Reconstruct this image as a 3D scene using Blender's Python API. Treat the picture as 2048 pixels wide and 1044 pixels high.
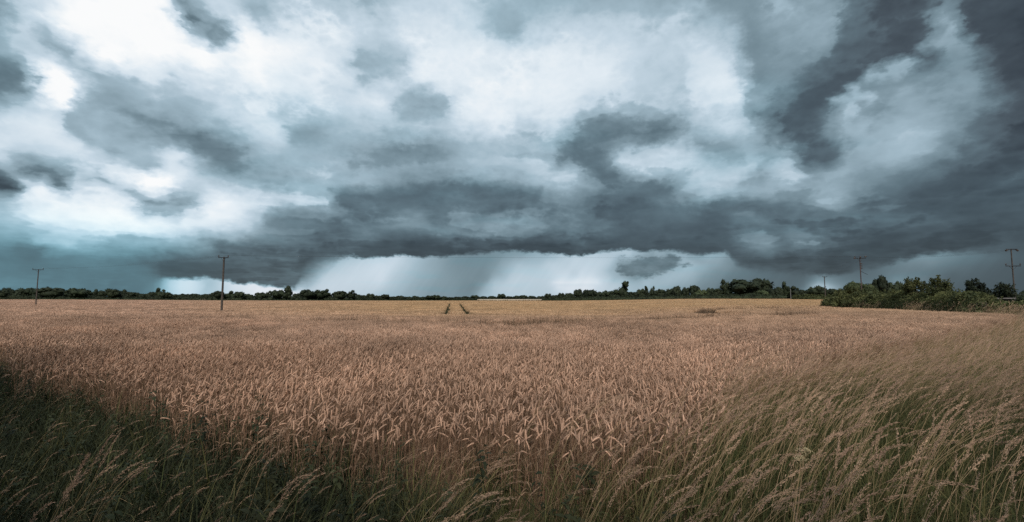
import bpy, math, random
import numpy as np

# ------------------------------------------------------------------ clear
for o in list(bpy.data.objects):
    bpy.data.objects.remove(o, do_unlink=True)
scene = bpy.context.scene
COL = scene.collection
R = math.radians

# ------------------------------------------------------------------ camera
EYE = 1.66                       # eye height of a standing person, metres
FPX = 960.0                      # focal length in photo pixels (2048 wide)
PITCH = math.atan(76.0 / FPX)    # the horizon lies 76 px under the centre
cam_d = bpy.data.cameras.new('camera')
cam_d.sensor_width = 36.0
cam_d.lens = 36.0 * FPX / 2048.0
cam_d.clip_start = 0.05
cam_d.clip_end = 30000.0
cam = bpy.data.objects.new('camera', cam_d)
COL.objects.link(cam)
cam.location = (0, 0, EYE)
cam.rotation_euler = (math.pi / 2 + PITCH, 0, 0)
scene.camera = cam

# ------------------------------------------------------------------ sun
SUN_AZ, SUN_EL = R(174), R(40)   # sun breaking through behind the camera, storm ahead
sun_d = bpy.data.lights.new('sun', 'SUN')
sun_d.energy = 3.3
sun_d.angle = R(10)
sun_d.color = (1.0, 0.95, 0.89)
sun = bpy.data.objects.new('sun', sun_d)
COL.objects.link(sun)
sun.rotation_euler = (math.pi / 2 - SUN_EL, 0, math.pi - SUN_AZ)
sun.location = (0, 0, 60)

# ------------------------------------------------------------------ exposure and render
scene.view_settings.view_transform = 'Standard'
scene.view_settings.look = 'None'
scene.view_settings.gamma = 1.0
scene.view_settings.exposure = 0.0
scene.view_settings.use_curve_mapping = False
scene.render.engine = 'CYCLES'
cy = scene.cycles
cy.max_bounces = 4
cy.diffuse_bounces = 2
cy.glossy_bounces = 2
cy.transmission_bounces = 3
cy.transparent_max_bounces = 4
cy.caustics_reflective = False
cy.caustics_refractive = False
cy.use_denoising = False
scene.render.filter_size = 1.2

# ------------------------------------------------------------------ world: storm sky
def px_dir(px, py):
    """Viewing direction measured in the photograph -> azimuth, elevation in degrees."""
    px = np.asarray(px, float); py = np.asarray(py, float)
    u = (px - 1024.0) / FPX
    v = (522.0 - py) / FPX
    c, s = math.cos(PITCH), math.sin(PITCH)
    X, Y, Z = u, c - v * s, s + v * c
    return np.degrees(np.arctan2(X, Y)), np.degrees(np.arctan2(Z, np.hypot(X, Y)))

def rows(txt):
    out = []
    for line in txt.strip().splitlines():
        y, rest = line.split('|')
        y = float(y)
        for tok in rest.split():
            a, b = tok.split(':')
            out.append((float(a), y, float(b)))
    return out

# brightness of the cloud deck (0..255) where it was measured: row height | column:value
DECK = rows('''
0|0:130 60:200 120:240 200:255 300:255 338:245 365:165 392:170 415:215 470:195 520:172 560:205 640:198 700:185 740:172 850:202 950:190 1000:186 1100:168 1200:172 1300:166 1380:166 1440:145 1490:150 1540:150 1555:182 1572:160 1600:160 1660:140 1700:105 1760:84 1850:80 1900:150 1940:118 1965:74 2048:64
25|376:152 395:158 345:250 430:195 525:165 1538:148 1555:180 1572:155 1670:168
50|0:140 60:205 110:215 142:246 200:255 300:255 350:252 372:225 405:150 435:145 470:200 500:238 530:208 600:216 700:210 800:220 900:215 975:190 1018:165 1060:190 1150:205 1250:207 1348:202 1440:188 1487:150 1512:142 1555:155 1600:150 1640:165 1672:172 1702:113 1760:85 1845:80 1888:160 1930:158 1958:80 2048:60
72|440:147 455:150 425:215 480:235 85:185 60:200
90|452:215 1018:205
100|0:165 30:168 60:205 100:185 130:172 160:215 200:250 300:255 400:255 450:255 500:255 560:245 650:226 700:222 720:185 745:190 790:188 820:215 850:230 950:228 1050:225 1150:228 1250:226 1300:208 1350:216 1400:226 1470:216 1488:165 1523:130 1560:152 1640:148 1680:128 1720:95 1780:80 1825:84 1852:160 1900:162 1945:140 1975:84 2048:60
125|460:228 440:252 725:168 790:182 170:172 100:215 0:130 1700:92 1745:95 1775:110 1830:95
150|0:122 40:132 72:195 98:250 130:252 150:200 200:180 240:190 300:212 340:206 400:220 460:226 500:246 560:232 650:226 700:210 730:178 780:188 820:220 850:232 950:235 1050:235 1150:238 1220:238 1262:212 1350:206 1400:230 1470:236 1490:190 1520:150 1580:146 1620:126 1655:100 1690:100 1718:142 1760:145 1810:138 1845:130 1870:130 1920:140 1970:150 1990:110 2048:62
175|110:254 130:240 0:118 30:130 60:175 1640:100 1668:130 1690:165 1730:152 1790:152 1840:145
200|0:150 40:180 90:208 120:250 142:182 180:168 220:152 260:166 300:176 340:172 400:186 460:206 550:220 650:216 720:216 760:226 800:200 842:160 882:175 912:228 1000:238 1080:235 1150:226 1250:206 1350:212 1400:220 1470:232 1488:182 1520:150 1580:140 1622:104 1655:120 1690:188 1720:174 1760:140 1800:154 1850:158 1900:142 1950:122 2000:100 2048:68
225|842:165 880:190 1600:100 1640:140 1740:142 1690:205 150:165 190:180 260:150 290:140
250|0:205 50:215 100:225 130:205 150:166 200:180 250:166 280:134 310:138 350:155 400:150 440:190 500:210 540:214 590:172 620:162 680:178 740:188 800:190 850:198 950:222 1010:235 1040:200 1090:216 1140:195 1172:140 1220:134 1300:118 1350:150 1400:200 1470:216 1500:200 1550:145 1575:104 1605:130 1640:170 1680:176 1750:168 1800:176 1850:162 1880:138 1940:120 2000:90 2048:62
275|350:140 390:112 430:150 610:152 560:195 680:170 1300:108 1240:120 1180:130 190:182 240:160 1600:105 1640:130
300|0:215 60:195 120:218 200:195 240:155 300:180 340:202 360:215 400:132 440:120 470:135 520:176 600:176 640:166 700:148 750:140 800:132 850:130 900:150 950:170 1000:170 1060:158 1100:165 1150:125 1200:116 1260:170 1300:206 1350:200 1400:176 1440:152 1480:175 1520:186 1540:160 1580:165 1620:96 1650:110 1700:166 1750:170 1800:186 1850:175 1900:130 1960:90 2048:60
325|60:165 140:200 250:205 300:175 350:215 440:135 480:140 560:165 700:158 820:140 940:178 1000:175 1120:165 1190:120 1280:192 1340:200 1580:185 1620:100
350|0:135 50:200 80:142 105:126 135:134 180:205 230:222 290:242 320:252 360:226 400:200 440:166 480:150 520:156 600:168 650:178 700:168 720:178 780:148 850:146 930:166 970:170 1020:165 1080:185 1140:192 1152:165 1180:130 1220:116 1280:172 1340:166 1400:196 1440:206 1470:200 1500:150 1540:166 1580:200 1620:156 1680:166 1720:140 1780:120 1850:95 1920:80 2000:70 2048:68
375|0:92 20:105 40:195 80:215 110:215 200:212 260:195 310:245 350:225 380:195 430:205 500:175 560:160 620:165 720:170 760:132 850:110 950:112 1020:125 1060:148 1130:165 1190:150 1230:110 1290:110 1350:140 1450:170 1560:150
400|0:185 50:220 120:236 200:230 280:224 300:178 340:160 380:168 410:215 440:236 480:220 540:210 600:182 660:172 680:142 700:126 760:106 850:100 950:100 1000:100 1050:112 1100:130 1150:130 1200:102 1260:90 1320:100 1360:130 1400:130 1440:126 1500:130 1560:110 1600:116 1650:150 1690:160 1720:106 1780:95 1850:85 1920:75 2000:72 2048:74
415|340:165 370:160 300:215 420:230 760:100 900:98 1050:105
430|0:175 60:200 150:235 260:246 300:215 350:226 420:236 480:218 505:188 545:150 600:135 650:115 700:96 760:104 815:118 850:114 870:100 925:120 1000:112 1050:116 1100:106 1150:110 1200:86 1280:90 1350:100 1420:86 1470:115 1520:128 1560:106 1620:95 1700:106 1780:90 1850:75 1950:68 2048:75
445|815:120 840:118 865:105 700:105 1530:120
460|0:160 60:180 150:215 220:230 300:230 380:220 440:200 500:185 540:152 580:122 620:106 660:95 700:90 740:110 780:106 820:106 880:120 950:126 1000:130 1060:126 1100:110 1150:96 1200:100 1260:86 1320:86 1400:80 1450:86 1500:100 1560:86 1650:86 1750:75 1850:65 1950:65 2048:70
480|0:146 60:150 100:172 140:176 200:166 300:182 380:176 450:152 500:122 560:110 620:96 680:86 740:90 780:86 830:80 880:76 900:95 950:100 1000:105 1060:86 1100:80 1150:86 1200:75 1300:75 1400:75 1450:80 1490:118 1530:124 1560:100 1600:106 1640:98 1700:75 1800:65 1900:65 2048:65
500|0:122 40:106 80:116 110:150 140:152 200:146 260:140 300:142 350:130 400:120 450:110 500:95 560:86 620:80 680:80 760:75 830:64 880:64 950:68 1000:68 1060:66 1100:62 1150:64 1200:64 1300:68 1400:70 1460:75 1510:102 1540:108 1570:88 1620:85 1700:65 1800:62 1900:65 2048:60
525|0:112 80:110 150:113 220:115 280:106 330:86 400:90 450:86 500:80 560:76 620:86 700:72 900:66 1100:62 1300:68 1460:72 1520:82 1600:68 1680:60 1720:65 1800:64 2048:62
550|0:114 150:113 280:112 310:98 350:82 450:78 560:75 600:95 750:75 1000:66 1400:72 1500:84 1600:72 1680:70 1800:70 2048:66
600|0:116 200:114 300:110 400:90 600:90 1000:75 1500:85 2048:75
''')
# brightness under the shelf: rain curtains and the bright gap above the horizon
GAP = rows('''
495|0:112 200:115 400:110 600:120 690:160 800:190 850:165 900:140 1000:135 1100:165 1200:180 1260:185 1330:160 1400:160 1450:160 1500:115 1700:90 1800:110 1850:135 1900:122 1960:108 2000:96 2048:84
512|0:112 300:115 620:125 700:182 760:206 800:212 830:185 860:160 900:136 950:126 1000:138 1040:148 1070:165 1100:172 1150:205 1200:198 1230:192 1255:196 1280:160 1300:142 1318:165 1330:138 1345:160 1360:165 1390:150 1440:162 1480:115 1600:92 1800:118 1850:142 1900:125 1950:110 2000:95 2048:84
528|0:112 300:112 610:130 640:172 700:205 760:222 800:208 850:165 900:136 950:128 985:136 1010:160 1040:188 1100:206 1150:208 1200:206 1222:195 1240:128 1262:122 1285:132 1300:128 1322:128 1340:150 1355:150 1375:180 1400:166 1440:150 1490:112 1600:92 1760:102 1800:114 1850:126 1900:112 1950:95 2000:86 2048:78
540|1225:165 1250:112 1290:110 1310:125 1325:140 1345:165 1380:178
548|0:112 300:112 325:130 340:180 360:212 400:205 450:205 550:215 605:140 640:192 700:212 760:220 800:196 850:162 900:138 950:128 975:136 1000:165 1040:200 1100:208 1150:204 1200:202 1228:175 1250:115 1285:112 1305:165 1330:172 1360:178 1400:150 1440:126 1490:108 1560:96 1620:98 1650:112 1720:95 1760:104 1800:110 1850:106 1900:92 1950:88 2000:82 2048:76
562|0:115 300:113 322:122 336:190 352:216 382:226 398:215 412:186 440:200 460:226 500:233 550:236 592:232 610:182 640:206 700:216 760:216 800:186 850:156 900:142 950:132 972:132 990:185 1030:205 1100:208 1118:225 1160:232 1195:225 1215:205 1250:188 1290:182 1340:172 1380:160 1420:132 1460:112 1550:96 1610:98 1640:138 1662:128 1700:108 1760:106 1800:132 1850:112 1900:90 1950:86 2048:76
575|0:118 300:115 318:125 332:188 352:216 382:226 400:215 415:188 440:205 500:233 550:236 592:232 615:196 640:210 700:212 760:204 800:176 850:150 900:138 950:126 966:150 990:194 1040:200 1100:206 1130:226 1180:230 1200:214 1250:186 1300:168 1360:152 1400:130 1440:112 1550:96 1600:104 1620:135 1640:192 1662:172 1690:122 1740:114 1800:126 1850:116 1900:86 2048:76
592|0:122 300:118 318:130 332:186 352:214 382:224 415:190 500:230 592:228 640:214 700:206 760:185 800:166 850:146 900:136 945:130 970:182 1040:198 1100:196 1200:202 1260:182 1340:142 1400:122 1440:108 1550:98 1600:112 1640:212 1665:185 1690:126 1800:124 1900:86 2048:75
600|0:122 300:118 350:205 500:225 640:212 760:180 900:136 1000:188 1200:200 1340:140 1440:108 1600:110 1640:205 1700:120 1900:86 2048:75
''')
# lower edge of the dark shelf cloud: column:row:softness (photo pixels)
SHELF = [(-120, 560, 40), (0, 560, 40), (200, 560, 34), (290, 558, 16), (320, 556, 4), (360, 556, 3), (400, 554, 4), (425, 556, 3),
 (445, 559, 3), (462, 563, 3), (470, 567, 2.5), (500, 566, 2.5), (530, 570, 2.5), (552, 572, 2.5), (570, 576, 2.5), (588, 578, 4),
 (600, 568, 14), (616, 549, 30), (634, 533, 28), (655, 523, 18), (672, 518, 10), (690, 513, 4), (705, 512, 3), (730, 515, 3), (760, 513, 3),
 (790, 510, 2.5), (812, 508, 2.5), (820, 514, 2), (840, 515, 3), (870, 513, 3), (900, 511, 3), (950, 508, 3), (985, 505, 3), (1000, 502, 3),
 (1030, 502, 3), (1060, 503, 3), (1085, 506, 3), (1110, 508, 2.5), (1135, 510, 2.5), (1160, 511, 2), (1180, 508, 2.5), (1195, 503, 3),
 (1230, 499, 3), (1260, 498, 3), (1290, 502, 3), (1320, 502, 3), (1345, 499, 4), (1360, 504, 4), (1400, 508, 4), (1440, 507, 4), (1452, 504, 4),
 (1462, 513, 6), (1470, 524, 8), (1485, 532, 9), (1510, 537, 9), (1550, 542, 8), (1600, 546, 6), (1640, 549, 4), (1660, 550, 4), (1685, 549, 4),
 (1700, 543, 6), (1720, 537, 7), (1760, 529, 6), (1800, 521, 4), (1850, 510, 3.5), (1880, 506, 3.5), (1920, 503, 5), (1960, 498, 8),
 (2000, 494, 12), (2048, 489, 15), (2160, 480, 15)]

AZMAX = 52.0
def rbf(points, yscale):
    P = np.array(points, float)
    az, el = px_dir(P[:, 0], P[:, 1])
    return az, el * yscale, P[:, 2]

def solve(points, yscale, extra=()):
    az, el, L = rbf(points, yscale)
    if extra:
        E = np.array(extra, float)
        az = np.r_[az, E[:, 0]]; el = np.r_[el, E[:, 1] * yscale]; L = np.r_[L, E[:, 2]]
    D = np.hypot(az[:, None] - az[None], el[:, None] - el[None])
    n = len(az)
    A = np.zeros((n + 1, n + 1)); A[:n, :n] = D - np.eye(n) * 0.06; A[:n, n] = 1; A[n, :n] = 1
    w = np.linalg.solve(A, np.r_[L, 0])
    def f(a, e):
        d = np.hypot(a[:, None] - az[None], (e * yscale)[:, None] - el[None])
        return d @ w[:n] + w[n]
    return f

# streaks, rims and scud drawn out along their run: value, half-width px, weight, run of (column, row)
DECK_RUNS = [
 (145, 20, .95, (352, 0, 378, 25, 405, 42, 432, 55, 447, 72)), (172, 12, .7, (490, 0, 515, 15, 528, 38)), (225, 6, .6, (435, 112, 470, 135)),
 (122, 16, .8, (285, 262, 340, 268, 390, 280, 430, 300, 468, 328)), (140, 14, .7, (270, 240, 320, 258)), (152, 12, .7, (150, 205, 200, 215, 250, 235, 290, 262)),
 (150, 10, .7, (140, 232, 165, 272, 215, 303, 270, 328, 340, 350)), (112, 13, .85, (45, 335, 90, 352, 130, 372)), (132, 10, .6, (190, 350, 240, 372, 290, 395)),
 (84, 15, .9, (-10, 355, 18, 378)), (255, 24, .9, (105, 165, 125, 195)), (252, 20, .85, (300, 375, 330, 360)), (150, 13, .7, (290, 408, 350, 428, 385, 412)),
 (165, 14, .7, (85, 75, 130, 112, 180, 138, 240, 165)), (128, 20, .7, (0, 140, 40, 155)), (240, 9, .55, (60, 430, 150, 440, 230, 452, 265, 462)), (222, 7, .6, (400, 425, 480, 412, 560, 408, 650, 405)),
 (210, 6, .6, (90, 478, 120, 476, 140, 490)), (118, 8, .6, (0, 505, 60, 512, 130, 515)), (112, 14, .65, (540, 445, 580, 448, 620, 455)),
 (98, 22, .75, (690, 400, 780, 395, 880, 378, 960, 385, 1020, 395, 1060, 398)), (120, 10, .7, (770, 445, 820, 438, 850, 440)), (118, 8, .55, (915, 430, 960, 425)),
 (61, 12, .85, (810, 496, 880, 490, 930, 485, 1000, 492, 1060, 490, 1110, 495, 1160, 500)), (68, 12, .8, (600, 520, 640, 505, 700, 498, 780, 495)), (82, 15, .75, (440, 500, 520, 510, 580, 520)),
 (74, 10, .7, (330, 545, 420, 540, 520, 545)), (148, 8, .6, (230, 470, 300, 480, 360, 490)), (188, 13, .55, (1000, 320, 1060, 330, 1120, 325, 1145, 338)),
 (118, 20, .8, (1125, 310, 1160, 275, 1220, 262, 1300, 270, 1340, 262)), (106, 16, .85, (1150, 300, 1180, 330, 1220, 355, 1280, 365, 1340, 390)), (206, 22, .8, (1250, 315, 1310, 318, 1370, 315)),
 (145, 15, .7, (1390, 280, 1430, 290, 1470, 310)), (136, 14, .7, (1505, 60, 1515, 100, 1525, 150)), (150, 15, .6, (1495, 200, 1520, 235, 1560, 255)),
 (80, 50, .92, (1850, 0, 1790, 60, 1740, 95, 1700, 140, 1660, 180, 1620, 215, 1575, 245)), (78, 26, .88, (1740, 110, 1790, 112, 1830, 104, 1860, 108)), (90, 20, .7, (1695, 90, 1690, 60, 1720, 0)),
 (190, 9, .7, (1660, 215, 1700, 175, 1760, 138, 1820, 130)), (207, 13, .6, (1690, 218, 1720, 195)), (138, 14, .75, (1710, 222, 1760, 210, 1790, 200)), (158, 12, .6, (1892, 10, 1868, 60, 1852, 95, 1900, 80, 1910, 40)),
 (68, 28, .85, (1955, 0, 1985, 60, 2012, 130, 2060, 170)), (100, 14, .6, (1960, 110, 1990, 150)), (96, 22, .85, (1590, 255, 1640, 290, 1660, 305)), (150, 10, .6, (1540, 295, 1570, 310)),
 (196, 12, .75, (1580, 330, 1602, 355)), (205, 13, .75, (1415, 378, 1450, 355, 1490, 335)), (196, 10, .6, (1380, 370, 1420, 390, 1540, 385)), (132, 8, .8, (1480, 430, 1520, 425, 1545, 422)),
 (124, 9, .75, (1490, 475, 1530, 478)), (118, 7, .6, (1505, 488, 1535, 505)), (122, 6, .7, (1590, 490, 1640, 488)), (84, 14, .7, (1340, 465, 1420, 450, 1480, 458, 1560, 455)), (88, 16, .7, (1430, 405, 1500, 412, 1560, 440, 1640, 450)),
 (65, 20, .8, (1480, 528, 1560, 522, 1640, 520, 1720, 505, 1800, 490, 1900, 475)), (152, 11, .6, (1640, 395, 1690, 400)), (98, 9, .6, (2060, 345, 1950, 375, 1850, 410, 1770, 440)), (116, 8, .5, (1850, 330, 1760, 380, 1700, 400)), (90, 8, .5, (2060, 400, 1900, 440, 1800, 465)), (70, 30, .5, (2060, 290, 1960, 340, 1880, 400, 1800, 440)),
 (160, 22, .75, (815, 215, 850, 205, 880, 215)), (172, 16, .7, (712, 130, 735, 118)), (182, 16, .6, (775, 105, 800, 125)), (166, 16, .8, (1000, 45, 1030, 55)), (205, 12, .5, (1245, 130, 1300, 65, 1360, 100, 1370, 170)),
 (152, 16, .7, (590, 272, 635, 276)), (140, 14, .6, (700, 330, 760, 325)),
]
GAP_RUNS = [(165, 14, .7, (1235, 540, 1300, 535)), (150, 6, .7, (1375, 515, 1410, 524, 1440, 520)), (236, 3.5, .85, (1105, 567, 1200, 565)), (232, 3, .75, (1115, 578, 1190, 577)), (212, 2.5, .6, (1110, 572, 1195, 571))]
def with_runs(f, runs):
    pre = []
    for val, w, k, run in runs:
        q = np.array(run, float).reshape(-1, 2)
        a_, e_ = px_dir(q[:, 0], q[:, 1])
        pre.append((val, w * 57.3 / FPX * math.cos(math.radians(a_.mean())), k, a_, e_))
    def g(a, e):
        L = f(a, e)
        for val, w, k, a_, e_ in pre:
            d = np.full(a.shape, 1e9)
            for q in range(len(a_) - 1):
                vx, vy = a_[q + 1] - a_[q], e_[q + 1] - e_[q]
                t = np.clip(((a - a_[q]) * vx + (e - e_[q]) * vy) / (vx * vx + vy * vy + 1e-9), 0, 1)
                d = np.minimum(d, np.hypot(a - a_[q] - t * vx, e - e_[q] - t * vy))
            m = k * np.exp(-(d / w) ** 2)
            L = L * (1 - m) + val * m
        return L
    return g

deck_f = solve(DECK, 1.7, [(a, 42, 190) for a in range(-60, 61, 12)] + [(-60, e, 150) for e in (2, 8, 14, 20, 26, 33)] + [(60, e, 90) for e in (2, 8, 14, 20)] + [(60, 28, 120), (60, 34, 150)])
gap_f = with_runs(solve(GAP, 1.2), GAP_RUNS)
deck_f = with_runs(deck_f, DECK_RUNS)

world = bpy.data.worlds.new('World')
scene.world = world
world.use_nodes = True
wt = world.node_tree
wt.nodes.clear()

class NT:
    """tiny node-building helper"""
    def __init__(s, tree):
        s.t = tree
    def n(s, kind, **kw):
        nd = s.t.nodes.new(kind)
        for k, v in kw.items():
            setattr(nd, k, v)
        return nd
    def put(s, sock, v):
        if hasattr(v, 'is_linked') or isinstance(v, bpy.types.NodeSocket):
            s.t.links.new(v, sock)
        else:
            sock.default_value = v
    def m(s, op, a, b=None, c=None, clamp=False):
        nd = s.n('ShaderNodeMath', operation=op, use_clamp=clamp)
        s.put(nd.inputs[0], a)
        if b is not None: s.put(nd.inputs[1], b)
        if c is not None: s.put(nd.inputs[2], c)
        return nd.outputs[0]
    def rng(s, v, a, b, c=0.0, d=1.0, smooth=False):
        nd = s.n('ShaderNodeMapRange', clamp=True)
        nd.interpolation_type = 'SMOOTHSTEP' if smooth else 'LINEAR'
        s.put(nd.inputs[0], v)
        for i, q in enumerate((a, b, c, d)):
            s.put(nd.inputs[1 + i], q)
        return nd.outputs[0]
    def mixf(s, f, a, b):
        nd = s.n('ShaderNodeMix', data_type='FLOAT')
        s.put(nd.inputs[0], f); s.put(nd.inputs[2], a); s.put(nd.inputs[3], b)
        return nd.outputs[0]
    def mixc(s, f, a, b, blend='MIX'):
        nd = s.n('ShaderNodeMix', data_type='RGBA', blend_type=blend)
        s.put(nd.inputs[0], f); s.put(nd.inputs[6], a); s.put(nd.inputs[7], b)
        return nd.outputs[2]
    def noise(s, vec, scale, detail=4, rough=0.5, dist=0.0):
        nd = s.n('ShaderNodeTexNoise')
        if vec is not None: s.put(nd.inputs['Vector'], vec)
        nd.inputs['Scale'].default_value = scale
        nd.inputs['Detail'].default_value = detail
        nd.inputs['Roughness'].default_value = rough
        nd.inputs['Distortion'].default_value = dist
        return nd
    def xyz(s, x, y, z):
        nd = s.n('ShaderNodeCombineXYZ')
        s.put(nd.inputs[0], x); s.put(nd.inputs[1], y); s.put(nd.inputs[2], z)
        return nd.outputs[0]
    def curve(s, fac, xs, ys):
        nd = s.n('ShaderNodeFloatCurve')
        c = nd.mapping.curves[0]
        nd.mapping.use_clip = False
        for i, (x, y) in enumerate(zip(xs, ys)):
            if i < 2:
                p = c.points[i]; p.location = (x, y)
            else:
                p = c.points.new(x, y)
            p.handle_type = 'AUTO_CLAMPED'
        nd.mapping.update()
        s.put(nd.inputs['Value'], fac)
        return nd.outputs[0]
    def ramp(s, fac, stops, interp='LINEAR'):
        nd = s.n('ShaderNodeValToRGB')
        r = nd.color_ramp; r.interpolation = interp
        while len(r.elements) < len(stops): r.elements.new(0.5)
        for e, (p, c) in zip(r.elements, stops):
            e.position = p; e.color = (*c, 1)
        s.put(nd.inputs[0], fac)
        return nd.outputs[0]

def lin(c):
    return tuple(((v / 255.0) / 12.92 if v / 255.0 <= 0.04045 else ((v / 255.0 + 0.055) / 1.055) ** 2.4) for v in c)

W = NT(wt)
tc = W.n('ShaderNodeTexCoord')
sep = W.n('ShaderNodeSeparateXYZ')
wt.links.new(tc.outputs['Generated'], sep.inputs[0])
dx, dy, dz = sep.outputs
az = W.m('MULTIPLY', W.m('ARCTAN2', dx, dy), 180 / math.pi)
el = W.m('MULTIPLY', W.m('ARCSINE', dz), 180 / math.pi)
el = W.m('MAXIMUM', el, 0.0)
# coordinates on a flat cloud deck: features stretch out towards the horizon
den = W.m('ADD', W.m('MAXIMUM', dz, 0.0), 0.11)
deckv = W.xyz(W.m('DIVIDE', dx, den), W.m('DIVIDE', dy, den), 0.0)
angv = W.xyz(W.m('MULTIPLY', az, 0.1), W.m('MULTIPLY', el, 0.16), 3.7)
n1 = W.noise(deckv, 1.9, 3, 0.5)
n1s = W.n('ShaderNodeSeparateColor'); wt.links.new(n1.outputs['Color'], n1s.inputs[0])
n2 = W.noise(angv, 2.6, 6, 0.5)
n2s = W.n('ShaderNodeSeparateColor'); wt.links.new(n2.outputs['Color'], n2s.inputs[0])
# billow the large shapes
def centred(sock, k):
    return W.m('MULTIPLY', W.m('SUBTRACT', sock, 0.5), k)
n3 = W.noise(angv, 8.5, 5, 0.55)
n3s = W.n('ShaderNodeSeparateColor'); wt.links.new(n3.outputs['Color'], n3s.inputs[0])
amp = W.rng(el, 3.0, 20.0, 0.55, 1.0)
azw = W.m('ADD', az, W.m('MULTIPLY', W.m('ADD', centred(n1s.outputs[0], 1.2), W.m('ADD', centred(n2s.outputs[0], 3.2), centred(n3s.outputs[0], 2.0))), amp))
elw = W.m('ADD', el, W.m('MULTIPLY', W.m('ADD', centred(n1s.outputs[1], 0.8), W.m('ADD', centred(n2s.outputs[1], 2.4), centred(n3s.outputs[1], 1.5))), amp))
def fold(a):
    """the sky behind the camera goes on as the sky in view"""
    b = W.m('ABSOLUTE', a)
    inner = W.m('MINIMUM', b, AZMAX)
    outer = W.m('MULTIPLY', W.m('MAXIMUM', W.m('SUBTRACT', b, AZMAX), 0.0), AZMAX / (180 - AZMAX))
    return W.m('DIVIDE', W.m('ADD', W.m('MULTIPLY', W.m('SIGN', a), W.m('SUBTRACT', inner, outer)), AZMAX), 2 * AZMAX)
u_deck = fold(azw)
azg = W.m('ADD', az, centred(n2s.outputs[2], 1.1))
u_gap = fold(azg)
u_raw = fold(az)

def field(u, e, f, els, step, lo=40, hi=256, clarity=0.0):
    xs = np.linspace(0, 1, int(2 * AZMAX / step) + 1)
    A = -AZMAX + xs * 2 * AZMAX
    E = np.arange(0, max(els) + 0.3, 0.3)
    G = np.stack([f(A, np.full_like(A, ev)) for ev in E])
    if clarity:                                     # deepen the local contrast between lobes and creases
        def blur(M_, sig, axis):
            k = np.exp(-0.5 * (np.arange(-3 * sig, 3 * sig + 1) / sig) ** 2); k /= k.sum()
            p = [(0, 0), (0, 0)]; p[axis] = (len(k) // 2, len(k) // 2)
            return np.apply_along_axis(lambda v: np.convolve(v, k, 'valid'), axis, np.pad(M_, p, mode='edge'))
        B = blur(blur(G, int(2.6 / step), 1), int(1.7 / 0.3), 0)
        G = G + clarity * (G - B)
    acc = None
    for i, ev in enumerate(els):
        q = min(int(ev / 0.3), len(E) - 2); t = (ev - E[q]) / 0.3
        ys = np.clip(G[q] * (1 - t) + G[q + 1] * t, lo, hi) / 255.0
        row = W.curve(u, xs, ys)
        acc = row if acc is None else W.mixf(W.rng(e, els[i - 1], ev), acc, row)
    return acc
L_deck = field(u_deck, elw, deck_f, [0, 1.5, 2.6, 3.4, 4.2, 4.9, 5.6, 6.3, 7, 7.7, 8.4, 9.1, 9.9, 10.7, 11.5, 12.4, 13.3, 14.2, 15.1, 16, 17, 18, 19, 20, 21, 22, 23.1, 24.2, 25.4, 26.6, 27.8, 29, 30.3, 31.8, 33.5, 37, 42], 0.55, clarity=0.3)
L_gap = field(u_gap, W.m('ADD', el, centred(n2s.outputs[0], 0.5)), gap_f, [0, 0.5, 1.0, 1.3, 1.6, 1.9, 2.2, 2.55, 2.9, 3.3, 3.7, 4.1, 4.5, 4.9, 5.3, 5.8], 0.55)
# finer lumps and wisps in the deck
bil_v = W.xyz(W.m('MULTIPLY', az, 0.10), W.m('MULTIPLY', el, 0.155), 7.9)
puff = W.noise(bil_v, 2.4, 7, 0.52, 0.0)
ridge = W.noise(bil_v, 5.2, 3, 0.5)
round_ = W.m('SUBTRACT', 0.16, W.m('ABSOLUTE', centred(ridge.outputs[0], 2.0)))      # rounded heads, dark creases
streak = W.noise(deckv, 3.0, 4, 0.5)
band = W.rng(L_deck, 0.2, 0.5, 0.62, 1.0)
top = W.rng(L_deck, 0.84, 1.0, 1.0, 0.2)
calm = W.rng(W.noise(angv, 1.1, 2, 0.5).outputs[0], 0.42, 0.6, 0.35, 1.0)            # smooth veils between the lumpy parts
wisp = W.m('ADD', W.m('ADD', centred(puff.outputs[0], 0.34), W.m('MULTIPLY', round_, 0.14)), centred(streak.outputs[0], 0.10))
wisp = W.m('MULTIPLY', W.m('MULTIPLY', W.m('MULTIPLY', wisp, band), top), calm)
L_deck = W.m('ADD', L_deck, wisp)
# cloud lies in sheets: edges of one sheet against the next
lay = W.m('ADD', W.m('MULTIPLY', L_deck, 4.5), W.m('ADD', W.m('MULTIPLY', W.m('SUBTRACT', n1.outputs[0], 0.5), 4.0), centred(n3s.outputs[2], 0.5)))
stair = W.m('SUBTRACT', W.rng(W.m('FRACT', lay), 0.0, 0.5, 0.0, 1.0, smooth=True), W.m('FRACT', lay))
L_deck = W.m('ADD', L_deck, W.m('MULTIPLY', W.m('MULTIPLY', stair, 0.40 / 4.5), W.m('MULTIPLY', calm, W.rng(L_deck, 0.82, 0.95, 1.0, 0.0))))
L_deck = W.m('SUBTRACT', L_deck, W.m('MULTIPLY', W.rng(az, 2.0, 20.0, 0.0, 0.055), W.rng(L_deck, 0.5, 0.8, 0.0, 1.0)))   # thicker veil towards the right
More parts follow.
